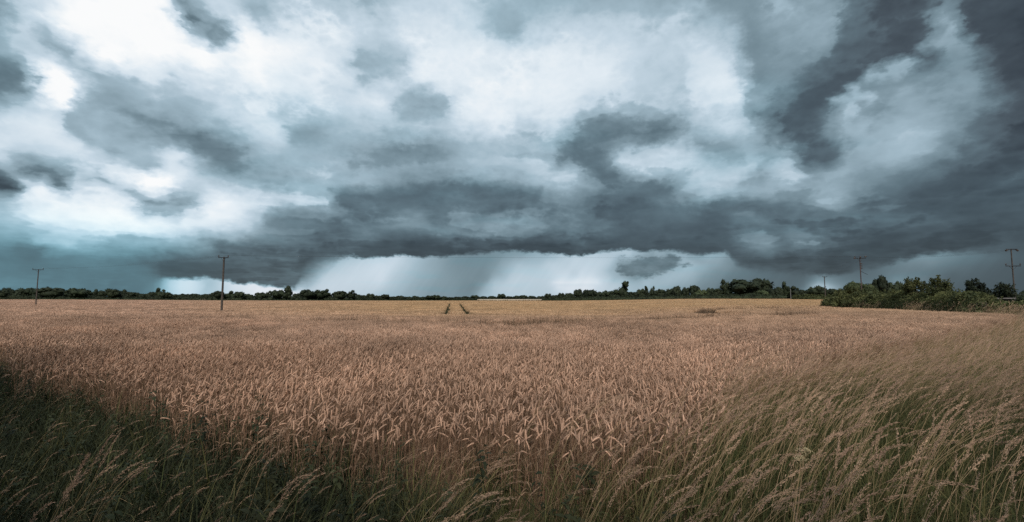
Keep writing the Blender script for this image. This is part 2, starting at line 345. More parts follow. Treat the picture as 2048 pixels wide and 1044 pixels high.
# ragged lower edge of the shelf
S = np.array(SHELF, float)
Saz, Sel = px_dir(S[:, 0], S[:, 1])
xs = np.linspace(0, 1, 190)
A = -AZMAX + xs * 2 * AZMAX
edge = W.curve(u_raw, xs, np.interp(A, Saz, Sel) / 10.0)
soft = W.curve(u_raw, xs, np.interp(A, Saz, S[:, 2]) / 100.0)
rag = W.noise(W.xyz(W.m('MULTIPLY', az, 0.55), W.m('MULTIPLY', el, 0.9), 9.1), 1.6, 7, 0.62)
e0 = W.m('SUBTRACT', W.m('ADD', el, centred(rag.outputs[0], 1.15)), W.m('MULTIPLY', edge, 10.0))
wdeg = W.m('MULTIPLY', soft, 150.0 * 57.3 / FPX)
mask = W.rng(e0, W.m('MULTIPLY', wdeg, -1.0), wdeg, 0.0, 1.0, smooth=True)
drift = W.noise(W.xyz(W.m('ADD', W.m('MULTIPLY', az, 0.5), W.m('MULTIPLY', el, -0.35)), W.m('MULTIPLY', el, 0.06), 1.3), 1.5, 4, 0.55)
L_gap = W.m('SUBTRACT', W.m('ADD', L_gap, centred(drift.outputs[0], 0.055)), W.rng(L_gap, 0.65, 0.85, 0.0, 0.035))
# a ragged scrap of low cloud hanging in the bright gap
sa, se = (float(v) for v in px_dir(1300, 531))
rx = W.m('DIVIDE', W.m('SUBTRACT', az, sa), 4.6); ry = W.m('DIVIDE', W.m('SUBTRACT', W.m('SUBTRACT', el, se), W.m('MULTIPLY', W.m('SUBTRACT', az, sa), 0.10)), 1.45)
blob = W.m('POWER', 2.718, W.m('MULTIPLY', W.m('ADD', W.m('MULTIPLY', rx, rx), W.m('MULTIPLY', ry, ry)), -1.0))
scud_n = W.noise(W.xyz(W.m('MULTIPLY', az, 0.36), W.m('MULTIPLY', el, 0.75), 5.5), 1.5, 7, 0.6)
scud = W.rng(W.m('ADD', W.m('MULTIPLY', blob, 0.62), W.m('MULTIPLY', scud_n.outputs[0], 0.9)), 0.70, 0.88, 0.0, 0.9, smooth=True)
L_gap = W.mixf(scud, L_gap, W.m('ADD', 0.43, centred(scud_n.outputs[0], -0.25)))
Lum = W.m('MAXIMUM', W.mixf(mask, L_gap, L_deck), 0.15)
col = W.ramp(Lum, [(0.15, lin((36, 45, 52))), (0.24, lin((54, 65, 73))), (0.33, lin((73, 88, 97))), (0.43, lin((95, 115, 125))), (0.55, lin((125, 147, 158))),
                   (0.70, lin((163, 186, 199))), (0.82, lin((200, 217, 229))), (0.92, lin((229, 239, 246))), (1.0, lin((254, 255, 255)))])
# blue-green cast of the rain on the left and in the thin places of the deck
teal_n = W.noise(deckv, 1.3, 3, 0.5)
teal_left = W.m('MULTIPLY', W.rng(az, -39.0, -28.0, 1.0, 0.0, smooth=True), W.rng(el, 3.0, 10.0, 1.0, 0.0, smooth=True))
teal = W.m('MULTIPLY', W.m('MAXIMUM', teal_left, W.rng(teal_n.outputs[0], 0.5, 0.66, 0.0, 0.4)), W.rng(Lum, 0.35, 0.5, 0.25, 1.0))
teal = W.m('MULTIPLY', teal, W.rng(Lum, 0.6, 0.9, 1.0, 0.25))
col = W.mixc(teal, col, W.mixc(1.0, col, (0.82, 1.03, 1.05, 1), 'MULTIPLY'))
warm = W.m('MULTIPLY', W.rng(el, 0.5, 5.5, 1.0, 0.0), W.rng(Lum, 0.7, 0.9, 0.0, 1.0))
col = W.mixc(teal_left, col, W.mixc(1.0, col, (0.88, 1.02, 1.05, 1), 'MULTIPLY'))
col = W.mixc(warm, col, W.mixc(1.0, col, (1.05, 0.99, 0.98, 1), 'MULTIPLY'))
dusk = W.m('MULTIPLY', W.rng(az, 26.0, 40.0, 0.0, 1.0, smooth=True), W.rng(el, 9.0, 16.0, 0.0, 1.0, smooth=True))
dusk = W.m('MULTIPLY', dusk, W.rng(Lum, 0.3, 0.5, 1.0, 0.0))
col = W.mixc(dusk, col, W.mixc(1.0, col, (1.10, 1.0, 0.99, 1), 'MULTIPLY'))

sky = W.n('ShaderNodeTexSky')
sky.sky_type = 'NISHITA'
sky.sun_disc = False
sky.sun_elevation = SUN_EL
sky.sun_rotation = SUN_AZ
bg_clear = W.n('ShaderNodeBackground'); bg_clear.inputs[1].default_value = 0.08
wt.links.new(sky.outputs[0], bg_clear.inputs[0])
bg_cloud = W.n('ShaderNodeBackground'); bg_cloud.inputs[1].default_value = 1.0
wt.links.new(col, bg_cloud.inputs[0])
ms = W.n('ShaderNodeMixShader'); ms.inputs[0].default_value = 0.96   # nearly closed cloud cover
wt.links.new(bg_clear.outputs[0], ms.inputs[1]); wt.links.new(bg_cloud.outputs[0], ms.inputs[2])
wo = W.n('ShaderNodeOutputWorld')
wt.links.new(ms.outputs[0], wo.inputs[0])
world.cycles.sampling_method = 'MANUAL'
world.cycles.sample_map_resolution = 256

# ================================================================== helpers
rs = np.random.RandomState(11)
def sstep(a, b, x):
    t = np.clip((np.asarray(x, float) - a) / (b - a), 0, 1)
    return t * t * (3 - 2 * t)

def tag(o, label=None, cat=None, group=None, kind=None):
    if label: o['label'] = label
    if cat: o['category'] = cat
    if group: o['group'] = group
    if kind: o['kind'] = kind
    return o

class MB:
    """collects triangles and quads, builds ONE mesh"""
    def __init__(s):
        s.v = []; s.f = []; s.mi = []; s.n = 0
    def add(s, v, f, mi=0):
        v = np.asarray(v, float).reshape(-1, 3)
        f = np.asarray(f, int)
        s.v.append(v); s.f.append((f + s.n, mi)); s.n += len(v)
    def tube(s, path, rad, sides=5, mi=0, cap=False):
        path = np.asarray(path, float); n = len(path)
        rad = np.broadcast_to(np.asarray(rad, float), (n,))
        t = np.gradient(path, axis=0); t /= np.linalg.norm(t, axis=1)[:, None] + 1e-12
        ref = np.array([0.13, 0.97, 0.21]) if abs(t[0, 2]) > 0.6 else np.array([0.05, 0.1, 1.0])
        a = np.cross(t, ref); a /= np.linalg.norm(a, axis=1)[:, None] + 1e-12
        b = np.cross(t, a)
        ang = np.arange(sides) * 2 * math.pi / sides
        v = path[:, None] + rad[:, None, None] * (np.cos(ang)[None, :, None] * a[:, None] + np.sin(ang)[None, :, None] * b[:, None])
        i, j = np.meshgrid(np.arange(n - 1), np.arange(sides), indexing='ij')
        k = (j + 1) % sides
        f = np.stack([i * sides + j, i * sides + k, (i + 1) * sides + k, (i + 1) * sides + j], -1).reshape(-1, 4)
        s.add(v, f, mi)
        if cap:
            for base in (0, (n - 1) * sides):
                c = v.reshape(-1, 3)[base:base + sides]
                s.add(np.vstack([c, c.mean(0)]), [(q, (q + 1) % sides, sides) for q in range(sides)], mi)
    def ribbon(s, path, width, side, mi=0):
        path = np.asarray(path, float); n = len(path)
        width = np.asarray(width, float)
        side = np.broadcast_to(np.asarray(side, float), path.shape)
        v = np.concatenate([path - side * width[:, None] / 2, path + side * width[:, None] / 2])
        i = np.arange(n - 1)
        s.add(v, np.stack([i, i + 1, n + i + 1, n + i], -1), mi)
    def quads(s, centre, a, b, mi=0):
        """many little quads: centre +-a +-b, arrays (n,3)"""
        n = len(centre)
        v = np.stack([centre - a, centre - b, centre + a, centre + b], 1).reshape(-1, 3)
        s.add(v, np.arange(4 * n).reshape(-1, 4), mi)
    def box(s, c, size, mi=0, rz=0.0):
        sx, sy, sz = np.asarray(size, float) / 2
        v = np.array([(x, y, z) for z in (-sz, sz) for x, y in ((-sx, -sy), (sx, -sy), (sx, sy), (-sx, sy))])
        co, si = math.cos(rz), math.sin(rz)
        v = np.c_[v[:, 0] * co - v[:, 1] * si, v[:, 0] * si + v[:, 1] * co, v[:, 2]] + np.asarray(c, float)
        s.add(v, [(0, 3, 2, 1), (4, 5, 6, 7), (0, 1, 5, 4), (1, 2, 6, 5), (2, 3, 7, 6), (3, 0, 4, 7)], mi)
    def ball(s, c, r, mi=0, nu=8, nv=5, squash=(1, 1, 1)):
        th = np.linspace(0, math.pi, nv + 1)[1:-1]; ph = np.arange(nu) * 2 * math.pi / nu
        v = [(0, 0, 1)] + [(math.sin(t) * math.cos(p), math.sin(t) * math.sin(p), math.cos(t)) for t in th for p in ph] + [(0, 0, -1)]
        v = np.array(v) * r * np.asarray(squash) + np.asarray(c, float)
        tri = [(0, 1 + j, 1 + (j + 1) % nu) for j in range(nu)]
        last = len(v) - 1; o = 1 + (nv - 2) * nu
        tri += [(last, o + (j + 1) % nu, o + j) for j in range(nu)]
        qd = [(1 + i * nu + j, 1 + (i + 1) * nu + j, 1 + (i + 1) * nu + (j + 1) % nu, 1 + i * nu + (j + 1) % nu) for i in range(nv - 2) for j in range(nu)]
        s.add(v, tri, mi)
        s.f.append((np.array(qd, int) + s.n - len(v), mi)) if qd else None
    def mesh(s, name, mats, smooth=False):
        me = bpy.data.meshes.new(name)
        V = np.concatenate(s.v)
        loops = np.concatenate([f.ravel() for f, _ in s.f])
        sizes = np.concatenate([np.full(len(f), f.shape[1]) for f, _ in s.f])
        mi = np.concatenate([np.full(len(f), m) for f, m in s.f])
        me.vertices.add(len(V)); me.vertices.foreach_set('co', V.ravel())
        me.loops.add(len(loops)); me.loops.foreach_set('vertex_index', loops.astype(np.int32))
        me.polygons.add(len(sizes))
        me.polygons.foreach_set('loop_start', np.r_[0, np.cumsum(sizes)[:-1]].astype(np.int32))
        me.polygons.foreach_set('material_index', mi.astype(np.int32))
        if smooth: me.polygons.foreach_set('use_smooth', np.ones(len(sizes), bool))
        for m in (mats if isinstance(mats, (list, tuple)) else [mats]): me.materials.append(m)
        me.update(calc_edges=True)
        return me
    def build(s, name, mats, parent=None, loc=None, smooth=False):
        return link(name, s.mesh(name, mats, smooth), parent, loc)

def link(name, me, parent=None, loc=None):
    o = bpy.data.objects.new(name, me)
    COL.objects.link(o)
    if parent is not None: o.parent = parent
    if loc is not None: o.location = loc
    return o

def empty(name, loc=(0, 0, 0), rz=0.0):
    o = bpy.data.objects.new(name, None)
    o.empty_display_size = 0.3
    COL.objects.link(o); o.location = loc; o.rotation_euler = (0, 0, rz)
    return o

# ------------------------------------------------------------------ materials
def mat(name, base, var=0.0, hue=None, noise=None, rough=0.75, trans=0.0, rnd=True, bump=None, spec=0.2):
    """base colour, varied from plant to plant (random) and over the surface (noise)"""
    m = bpy.data.materials.new(name); m.use_nodes = True
    t = NT(m.node_tree); m.node_tree.nodes.clear()
    out = t.n('ShaderNodeOutputMaterial')
    c = (*base, 1)
    if rnd and var:
        oi = t.n('ShaderNodeObjectInfo')
        b2 = (*(hue or base), 1)
        c = t.mixc(oi.outputs['Random'], c, b2)
        k = t.rng(t.m('FRACT', t.m('MULTIPLY', oi.outputs['Random'], 17.31)), 0, 1, 1 - var, 1 + var)
        sc = t.n('ShaderNodeVectorMath', operation='SCALE'); t.put(sc.inputs[0], c); t.put(sc.inputs[3], k)
        c = sc.outputs[0]
    if noise:
        scale, colour, lo, hi = noise
        geo = t.n('ShaderNodeNewGeometry')
        nz = t.noise(geo.outputs['Position'], scale, 5, 0.6)
        c = t.mixc(t.rng(nz.outputs[0], lo, hi), c, (*colour, 1))
    p = t.n('ShaderNodeBsdfPrincipled')
    t.put(p.inputs['Base Color'], c)
    p.inputs['Roughness'].default_value = rough
    p.inputs['Specular IOR Level'].default_value = spec
    if bump:
        tcn = t.n('ShaderNodeTexCoord')
        bz = t.noise(tcn.outputs['Object'], bump[0], 4, 0.6)
        bn = t.n('ShaderNodeBump'); bn.inputs['Strength'].default_value = bump[1]; bn.inputs['Distance'].default_value = 0.02
        t.put(bn.inputs['Height'], bz.outputs[0]); t.put(p.inputs['Normal'], bn.outputs[0])
    sh = p.outputs[0]
    if trans:
        tr = t.n('ShaderNodeBsdfTranslucent'); t.put(tr.inputs[0], c)
        mx = t.n('ShaderNodeMixShader'); mx.inputs[0].default_value = trans
        t.put(mx.inputs[1], sh); t.put(mx.inputs[2], tr.outputs[0]); sh = mx.outputs[0]
    t.put(out.inputs[0], sh)
    return m

RIPE = (4.0, (0, 0, 0), 0, 1)
def crop_mat(name, base, hue, var, trans, gold):
    """ripe wheat: straw-pink near the headland, more golden on the far slope (ripens later in patches)"""
    m = mat(name, base, var, hue, trans=trans)
    t = NT(m.node_tree)
    geo = t.n('ShaderNodeNewGeometry'); sp = t.n('ShaderNodeSeparateXYZ'); t.put(sp.inputs[0], geo.outputs['Position'])
    big = t.noise(geo.outputs['Position'], 0.028, 3, 0.5)
    f = t.rng(t.m('ADD', sp.outputs[1], t.m('MULTIPLY', t.m('SUBTRACT', big.outputs[0], 0.5), 50.0)), 8.0, 80.0)
    fx = t.rng(t.m('DIVIDE', sp.outputs[0], t.m('MAXIMUM', sp.outputs[1], 1.0)), -0.75, -0.2)
    f = t.m('MULTIPLY', f, fx)
    patch = t.noise(geo.outputs['Position'], 0.45, 4, 0.6)
    big2 = t.noise(geo.outputs['Position'], 0.11, 3, 0.5)
    for nd in list(m.node_tree.nodes):
        if nd.type in ('BSDF_PRINCIPLED', 'BSDF_TRANSLUCENT'):
            s_in = nd.inputs[0]
            src = s_in.links[0].from_socket
            c = t.mixc(f, src, (*gold, 1))
            k = t.m('MULTIPLY', t.rng(patch.outputs[0], 0.3, 0.7, 0.74, 1.13), t.rng(big2.outputs[0], 0.35, 0.65, 0.84, 1.10))
            sc = t.n('ShaderNodeVectorMath', operation='SCALE'); t.put(sc.inputs[0], c); t.put(sc.inputs[3], k)
            t.put(s_in, sc.outputs[0])
    return m

GOLD = (0.56, 0.365, 0.205)
M = {}
M['ear'] = crop_mat('wheat_ear', (0.65, 0.415, 0.29), (0.49, 0.305, 0.208), 0.30, 0.25, GOLD)
M['straw'] = crop_mat('wheat_straw', (0.42, 0.255, 0.16), (0.32, 0.19, 0.12), 0.25, 0.25, GOLD)
M['dry_leaf'] = crop_mat('wheat_leaf', (0.36, 0.225, 0.145), (0.25, 0.165, 0.105), 0.3, 0.35, GOLD)
M['panicle'] = mat('grass_panicle', (0.50, 0.335, 0.225), 0.25, (0.38, 0.24, 0.17), trans=0.35)
M['culm'] = mat('grass_culm', (0.45, 0.315, 0.19), 0.25, (0.30, 0.22, 0.11), trans=0.3)
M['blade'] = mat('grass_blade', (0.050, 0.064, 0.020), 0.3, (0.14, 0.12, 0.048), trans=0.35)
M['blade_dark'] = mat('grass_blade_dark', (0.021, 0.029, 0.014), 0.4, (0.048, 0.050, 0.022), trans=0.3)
M['soil'] = mat('field_soil', (0.11, 0.07, 0.042), noise=(0.6, (0.16, 0.10, 0.06), 0.35, 0.7), rnd=False, rough=0.95, bump=(9, 0.5))
M['leaf_far'] = mat('far_tree_leaf', (0.022, 0.030, 0.014), 0.3, (0.030, 0.038, 0.018), trans=0.1, noise=(0.25, (0.014, 0.019, 0.010), 0.45, 0.65))
M['leaf_pale'] = mat('pale_tree_leaf', (0.055, 0.068, 0.028), 0.2, (0.068, 0.08, 0.034), trans=0.15, noise=(0.3, (0.028, 0.04, 0.016), 0.45, 0.65))
M['leaf_hedge'] = mat('hedge_leaf', (0.088, 0.098, 0.036), 0.2, (0.115, 0.115, 0.046), trans=0.3, noise=(0.7, (0.045, 0.054, 0.022), 0.4, 0.65))
M['bark'] = mat('bark', (0.06, 0.05, 0.042), rnd=False, bump=(14, 0.6))
M['pole_wood'] = mat('pole_wood', (0.075, 0.06, 0.05), rnd=False, noise=(3.0, (0.045, 0.038, 0.034), 0.4, 0.65), bump=(22, 0.4))
M['pole_red'] = mat('pole_red_wood', (0.085, 0.055, 0.05), rnd=False, noise=(3.0, (0.05, 0.038, 0.036), 0.4, 0.65), bump=(22, 0.4))
M['iron'] = mat('pole_iron', (0.03, 0.032, 0.036), rnd=False, rough=0.5)
M['porcelain'] = mat('insulator_porcelain', (0.05, 0.035, 0.03), rnd=False, rough=0.25, spec=0.5)
M['pale_post'] = mat('pale_post', (0.15, 0.145, 0.14), rnd=False, noise=(2.0, (0.12, 0.115, 0.11), 0.4, 0.7))
M['rail'] = mat('weathered_rail', (0.17, 0.155, 0.145), rnd=False, noise=(4.0, (0.11, 0.10, 0.095), 0.4, 0.7))
M['umbel'] = mat('umbel_seed', (0.42, 0.34, 0.2), 0.1, trans=0.2)
M['stubble'] = mat('stubble', (0.42, 0.33, 0.24), rnd=False, noise=(0.05, (0.34, 0.26, 0.18), 0.4, 0.7))

# ------------------------------------------------------------------ lie of the land
def gz(x, y):
    """ground height: level by the camera, a shallow dip beyond the headland, a long rise to the far hedges"""
    x = np.asarray(x, float); y = np.asarray(y, float)
    t = x / np.maximum(y, 1.0)
    dip = -0.68 * sstep(17, 52, y) * (1 - sstep(62, 150, y)) * (1 - sstep(0.15, 0.5, t))
    rise = 1.0 * sstep(0.05, 0.42, t) * sstep(45, 240, y)
    left = 0.75 * sstep(-0.5, -1.0, t) * sstep(90, 300, y)
    far = -0.12 * sstep(100, 300, y) * (1 - sstep(0.1, 0.4, t))
    return dip + rise + left + far

EDGE = np.array([(-50, 40), (-16, 14.5), (-8, 7.8), (-5.4, 6.1), (-3.6, 5.0), (-2.3, 4.2), (-1.35, 3.7), (-0.5, 3.38), (0.65, 3.35), (1.35, 3.8), (2.1, 4.7), (3.4, 6.5), (6.8, 9.6), (12.7, 14.5), (24, 23.5), (30, 28.5), (35, 44), (40.5, 62.5)])
def near_edge(x):
    return np.interp(x, EDGE[:, 0], EDGE[:, 1])
def wob(x, y, s=1.0):
    return 0.5 * (np.sin(1.7 * x * s + 0.6 * y) + np.sin(2.9 * x * s - 1.3 * y + 1.1) * 0.7 + np.sin(5.3 * x * s + 2.1 * y + 2.2) * 0.4)
def seg_dist(x, y, pl):
    d = np.full(np.shape(x), 1e9)
    for (ax, ay), (bx, by) in zip(pl[:-1], pl[1:]):
        vx, vy = bx - ax, by - ay
        t = np.clip(((x - ax) * vx + (y - ay) * vy) / (vx * vx + vy * vy), 0, 1)
        d = np.minimum(d, np.hypot(x - ax - t * vx, y - ay - t * vy))
    return d
TRAM = [[(-0.85 - 0.123 * 54, 54.5), (-0.85 - 0.123 * 330, 330)], [(1.75 - 0.123 * 53, 53.5), (1.75 - 0.123 * 330, 330)]]
HEADLAND = [[(-46, 34), (-24, 28.2), (-15, 27.3), (-5, 21.8), (0, 19.8), (3.8, 22.9), (9, 26.4), (14.6, 29.2), (20, 31.8)],
            [(15.0, 33.6), (15.5, 39.4), (18, 45.7), (22, 50), (30, 53)]]
def in_wheat(x, y, grow=0.0):
    ok = (y > near_edge(x) + 0.38 * wob(x, y) - grow)
    ok &= np.where(y < 62.5, x < np.interp(y, EDGE[14:, 1], EDGE[14:, 0], left=99) - 0.3, x < 0.76 * y)
    ok &= y < 335 + 12 * np.sin(x * 0.02) - np.where(x > 30, (x - 30) * 0.55, 0)
    return ok
def off_tracks(x, y, half=0.34):
    d = np.minimum(seg_dist(x, y, TRAM[0]), seg_dist(x, y, TRAM[1]))
    return d > half
def headland_gap(x, y):
    return np.minimum(seg_dist(x, y, HEADLAND[0]), np.maximum(seg_dist(x, y, HEADLAND[1]) - 0.6, 0))

# ground: one sheet to the horizon
rr = np.r_[np.linspace(0, 30, 31), np.geomspace(32, 420, 60), np.geomspace(450, 9000, 14)]
aa = np.radians(np.arange(0, 360, 3.0))
gx = rr[:, None] * np.sin(aa)[None]; gy = rr[:, None] * np.cos(aa)[None]
gv = np.stack([gx, gy, gz(gx, np.maximum(gy, 0.0))], -1)
n, k = gx.shape
i, j = np.meshgrid(np.arange(n - 1), np.arange(k), indexing='ij')
gf = np.stack([i * k + j, (i + 1) * k + j, (i + 1) * k + (j + 1) % k, i * k + (j + 1) % k], -1).reshape(-1, 4)
b = MB(); b.add(gv.reshape(-1, 3), gf[k:])
b.add(np.vstack([gv[1], [[0, 0, 0]]]), [(q, (q + 1) % k, k) for q in range(k)])
m_ground = M['soil'].copy(); m_ground.name = 'ground_soil_and_pasture'
t = NT(m_ground.node_tree)
pb = [nd for nd in m_ground.node_tree.nodes if nd.type == 'BSDF_PRINCIPLED'][0]
src = pb.inputs[0].links[0].from_socket
geo = t.n('ShaderNodeNewGeometry'); sp = t.n('ShaderNodeSeparateXYZ'); t.put(sp.inputs[0], geo.outputs['Position'])
fgreen = t.rng(sp.outputs[1], 325.0, 345.0)
t.put(pb.inputs[0], t.mixc(fgreen, src, (0.045, 0.055, 0.022, 1)))
tag(b.build('ground', m_ground, smooth=True), 'brown soil and far pasture under the crop', kind='structure')

# ------------------------------------------------------------------ instancing by geometry nodes
def scatter(name, protos, pts, rot, scl, idx, label, mats):
    pc = bpy.data.collections.new(name + '_plants')
    for q, me in enumerate(protos):
        o = bpy.data.objects.new('%s_plant_%03d' % (name, q), me)
        pc.objects.link(o)
    me = bpy.data.meshes.new(name)
    me.vertices.add(len(pts)); me.vertices.foreach_set('co', np.asarray(pts, np.float32).ravel())
    for nm, ty, data in (('rot', 'FLOAT_VECTOR', np.asarray(rot, np.float32)), ('scl', 'FLOAT_VECTOR', np.asarray(scl, np.float32)), ('idx', 'INT', np.asarray(idx, np.int32))):
        at = me.attributes.new(nm, ty, 'POINT')
        at.data.foreach_set('vector' if ty == 'FLOAT_VECTOR' else 'value', data.ravel())
    for m in mats: me.materials.append(m)
    o = link(name, me)
    ng = bpy.data.node_groups.new(name + '_scatter', 'GeometryNodeTree')
    ng.interface.new_socket('Geometry', in_out='INPUT', socket_type='NodeSocketGeometry')
    ng.interface.new_socket('Geometry', in_out='OUTPUT', socket_type='NodeSocketGeometry')
    gi = ng.nodes.new('NodeGroupInput'); go = ng.nodes.new('NodeGroupOutput')
    ci = ng.nodes.new('GeometryNodeCollectionInfo'); ci.inputs['Collection'].default_value = pc
    ci.inputs['Separate Children'].default_value = True; ci.inputs['Reset Children'].default_value = True
    ip = ng.nodes.new('GeometryNodeInstanceOnPoints'); ip.inputs['Pick Instance'].default_value = True
    def attr(nm, ty):
        a = ng.nodes.new('GeometryNodeInputNamedAttribute'); a.data_type = ty; a.inputs['Name'].default_value = nm
        return a.outputs['Attribute']
    er = ng.nodes.new('FunctionNodeEulerToRotation')
    L = ng.links.new
    L(gi.outputs[0], ip.inputs['Points']); L(ci.outputs[0], ip.inputs['Instance'])
    L(attr('idx', 'INT'), ip.inputs['Instance Index'])
    L(attr('rot', 'FLOAT_VECTOR'), er.inputs[0]); L(er.outputs[0], ip.inputs['Rotation'])
    L(attr('scl', 'FLOAT_VECTOR'), ip.inputs['Scale'])
    L(ip.outputs[0], go.inputs[0])
    md = o.modifiers.new('scatter', 'NODES'); md.node_group = ng
    tag(o, label, kind='stuff')
    return o

def jittered(x0, x1, y0, y1, step):
    X, Y = np.meshgrid(np.arange(x0, x1, step), np.arange(y0, y1, step))
    X = X.ravel() + rs.uniform(-0.5, 0.5, X.size) * step
    Y = Y.ravel() + rs.uniform(-0.5, 0.5, Y.size) * step
    return X, Y
def in_view(x, y, wide=1.17, side=1.6):
    return np.abs(x) < wide * y + side

# ------------------------------------------------------------------ wheat plants
def wheat_stalk(b, r, base, lod, wind):
    h = r.uniform(0.54, 0.67) + (0.06 if r.rand() < 0.12 else 0)
    az_ = wind + r.normal(0, 0.9)
    lean = abs(r.normal(0, 0.08))
    dx_, dy_ = math.cos(az_), math.sin(az_)
    nod = np.clip(r.normal(0.72, 0.6), 0.05, 2.4)          # how far the ear hangs over (radians)
    L = r.uniform(0.058, 0.086)
    nseg = 4 if lod == 0 else 2
    ts = np.linspace(0, 1, nseg)
    off = lean * h * ts ** 2
    stalk = np.c_[base[0] + dx_ * off, base[1] + dy_ * off, base[2] + h * ts * 0.97]
    # neck and ear: integrate a bending direction
    m = 9 if lod == 0 else 4
    ang0 = math.atan(2 * lean)
    nk = 4 if lod == 0 else 2
    neck = [stalk[-1]]; a = ang0
    for q in range(nk):
        a = ang0 + (nod * 0.62 - ang0) * (q + 1) / nk
        neck.append(neck[-1] + np.array([dx_ * math.sin(a), dy_ * math.sin(a), math.cos(a)]) * (0.07 / nk))
    neck = np.array(neck)
    ear = [neck[-1]]
    for q in range(m):
        aa_ = a + (nod - a) * (q + 1) / m
        ear.append(ear[-1] + np.array([dx_ * math.sin(aa_), dy_ * math.sin(aa_), math.cos(aa_)]) * (L / m))
    ear = np.array(ear)
    side = np.array([-dy_, dx_, 0])
    sides = 3
    if lod == 0:
        b.tube(np.vstack([stalk, neck[1:]]), np.r_[np.full(nseg, 0.0017), np.full(nk, 0.0013)], sides, 1)
        w = 0.0060 * r.uniform(0.85, 1.15)
        prof = np.array([0.35, 0.95, 0.75, 1.1, 0.82, 1.1, 0.8, 0.98, 0.62, 0.12]) * w
        b.tube(ear, prof, 5, 0)
        # spikelet tips standing off the ear
        cs, As, Bs = [], [], []
        for q in range(1, m):
            for sg in (-1, 1):
                d = ear[min(q + 1, m)] - ear[q]; d /= np.linalg.norm(d) + 1e-9
                s_ = side * sg * math.cos(q * 0.9) + np.cross(d, side) * math.sin(q * 0.9) * sg
                cs.append(ear[q] + s_ * w * 1.0 + d * 0.004); As.append(d * 0.0075 + s_ * 0.003); Bs.append(np.cross(d, s_) * 0.0026)
        b.quads(np.array(cs), np.array(As), np.array(Bs), 0)
        for q in range(r.randint(1, 4)):
            z0 = h * r.uniform(0.35, 0.92)
            p0 = np.array([base[0] + dx_ * lean * h * (z0 / h) ** 2, base[1] + dy_ * lean * h * (z0 / h) ** 2, base[2] + z0])
            la = r.uniform(0, 2 * math.pi); ld = np.array([math.cos(la), math.sin(la), 0]); ll = r.uniform(0.08, 0.2)
            tt = np.linspace(0, 1, 5)
            pa = p0 + ld * (ll * (tt * 0.8))[:, None] + np.array([0, 0, 1]) * (ll * (0.55 * tt - r.uniform(0.6, 1.3) * tt ** 2))[:, None]
            sd = np.array([-ld[1], ld[0], 0.25 * r.normal()])
            b.ribbon(pa, 0.0075 * np.array([0.6, 1, 0.85, 0.5, 0.08]), sd, 2)
    elif lod == 1:
        b.ribbon(np.vstack([stalk, neck[1:]]), np.full(nseg + nk, 0.0045), side * 0.4 + np.array([1, 0, 0]) * 0.75, 1)
        w = 0.0072
        b.tube(ear, np.array([0.4, 1.05, 1.0, 0.9, 0.15]) * w, 3, 0)
        if r.rand() < 0.7:
            la = r.uniform(0, 2 * math.pi); ld = np.array([math.cos(la), math.sin(la), 0]); ll = r.uniform(0.08, 0.2)
            p0 = stalk[-1] - np.array([0, 0, r.uniform(0.04, 0.2)])
            tt = np.linspace(0, 1, 3)
            b.ribbon(p0 + ld * (ll * tt)[:, None] + np.array([0, 0, 1]) * (ll * (0.5 * tt - tt ** 2))[:, None], 0.009 * np.array([0.7, 1, 0.1]), np.array([-ld[1], ld[0], 0.2]), 2)

WIND = -0.15
def clump(seed, size, count, lod, s=1.0):
    r = np.random.RandomState(seed); b = MB()
    for q in range(count):
        wheat_stalk(b, r, (r.uniform(-size, size) / 2, r.uniform(-size, size) / 2, r.uniform(-0.05, 0.03)), lod, WIND + 0.5)
    return b
WM = [M['ear'], M['straw'], M['dry_leaf']]
near_protos = []
for q in range(36):
    b = MB(); wheat_stalk(b, np.random.RandomState(100 + q), (0, 0, 0), 0, 0.0)
    near_protos.append(b.mesh('wheat_stalk', WM))
mid_protos = [clump(300 + q, 0.40, 58, 1).mesh('wheat_clump', WM) for q in range(14)]
def big_ears(seed, size, count, k):
    """a stretch of far crop: whole ears and upper straws only, the canopy hides the rest"""
    r = np.random.RandomState(seed); b = MB()
    c = np.c_[r.uniform(-size / 2, size / 2, count), r.uniform(-size / 2, size / 2, count), r.uniform(0.50, 0.71, count)]
    a_ = r.uniform(0, 2 * math.pi, count)
    up = np.c_[np.cos(a_) * 0.55, np.sin(a_) * 0.35, r.uniform(0.4, 1.0, count)] * 0.055 * k
    sd = np.c_[np.cos(a_ + 1.5), np.sin(a_ + 1.5), r.uniform(-0.3, 0.3, count)] * 0.013 * k
    b.quads(c, up, sd, 0)
    c2 = c - np.array([0, 0, 0.20])
    b.quads(c2, np.c_[r.normal(0, 0.04, count), r.normal(0, 0.04, count), np.full(count, 0.2)], np.c_[np.full(count, 0.017 * k), r.normal(0, 0.008, count), np.zeros(count)], 1)
    n = 7
    g = np.linspace(-size * 0.56, size * 0.56, n); X, Y = np.meshgrid(g, g)
    Z = 0.46 + r.uniform(-0.06, 0.06, X.shape)
    i, j = np.meshgrid(np.arange(n - 1), np.arange(n - 1), indexing='ij')
    b.add(np.stack([X, Y, Z], -1).reshape(-1, 3), np.stack([i * n + j, i * n + j + 1, (i + 1) * n + j + 1, (i + 1) * n + j], -1).reshape(-1, 4), 1)
    return b.mesh('wheat_stretch', WM)
far_protos = [big_ears(500 + q, 1.0, 150, 1.35) for q in range(8)]
vfar_protos = [big_ears(600 + q, 2.8, 420, 2.2) for q in range(8)]

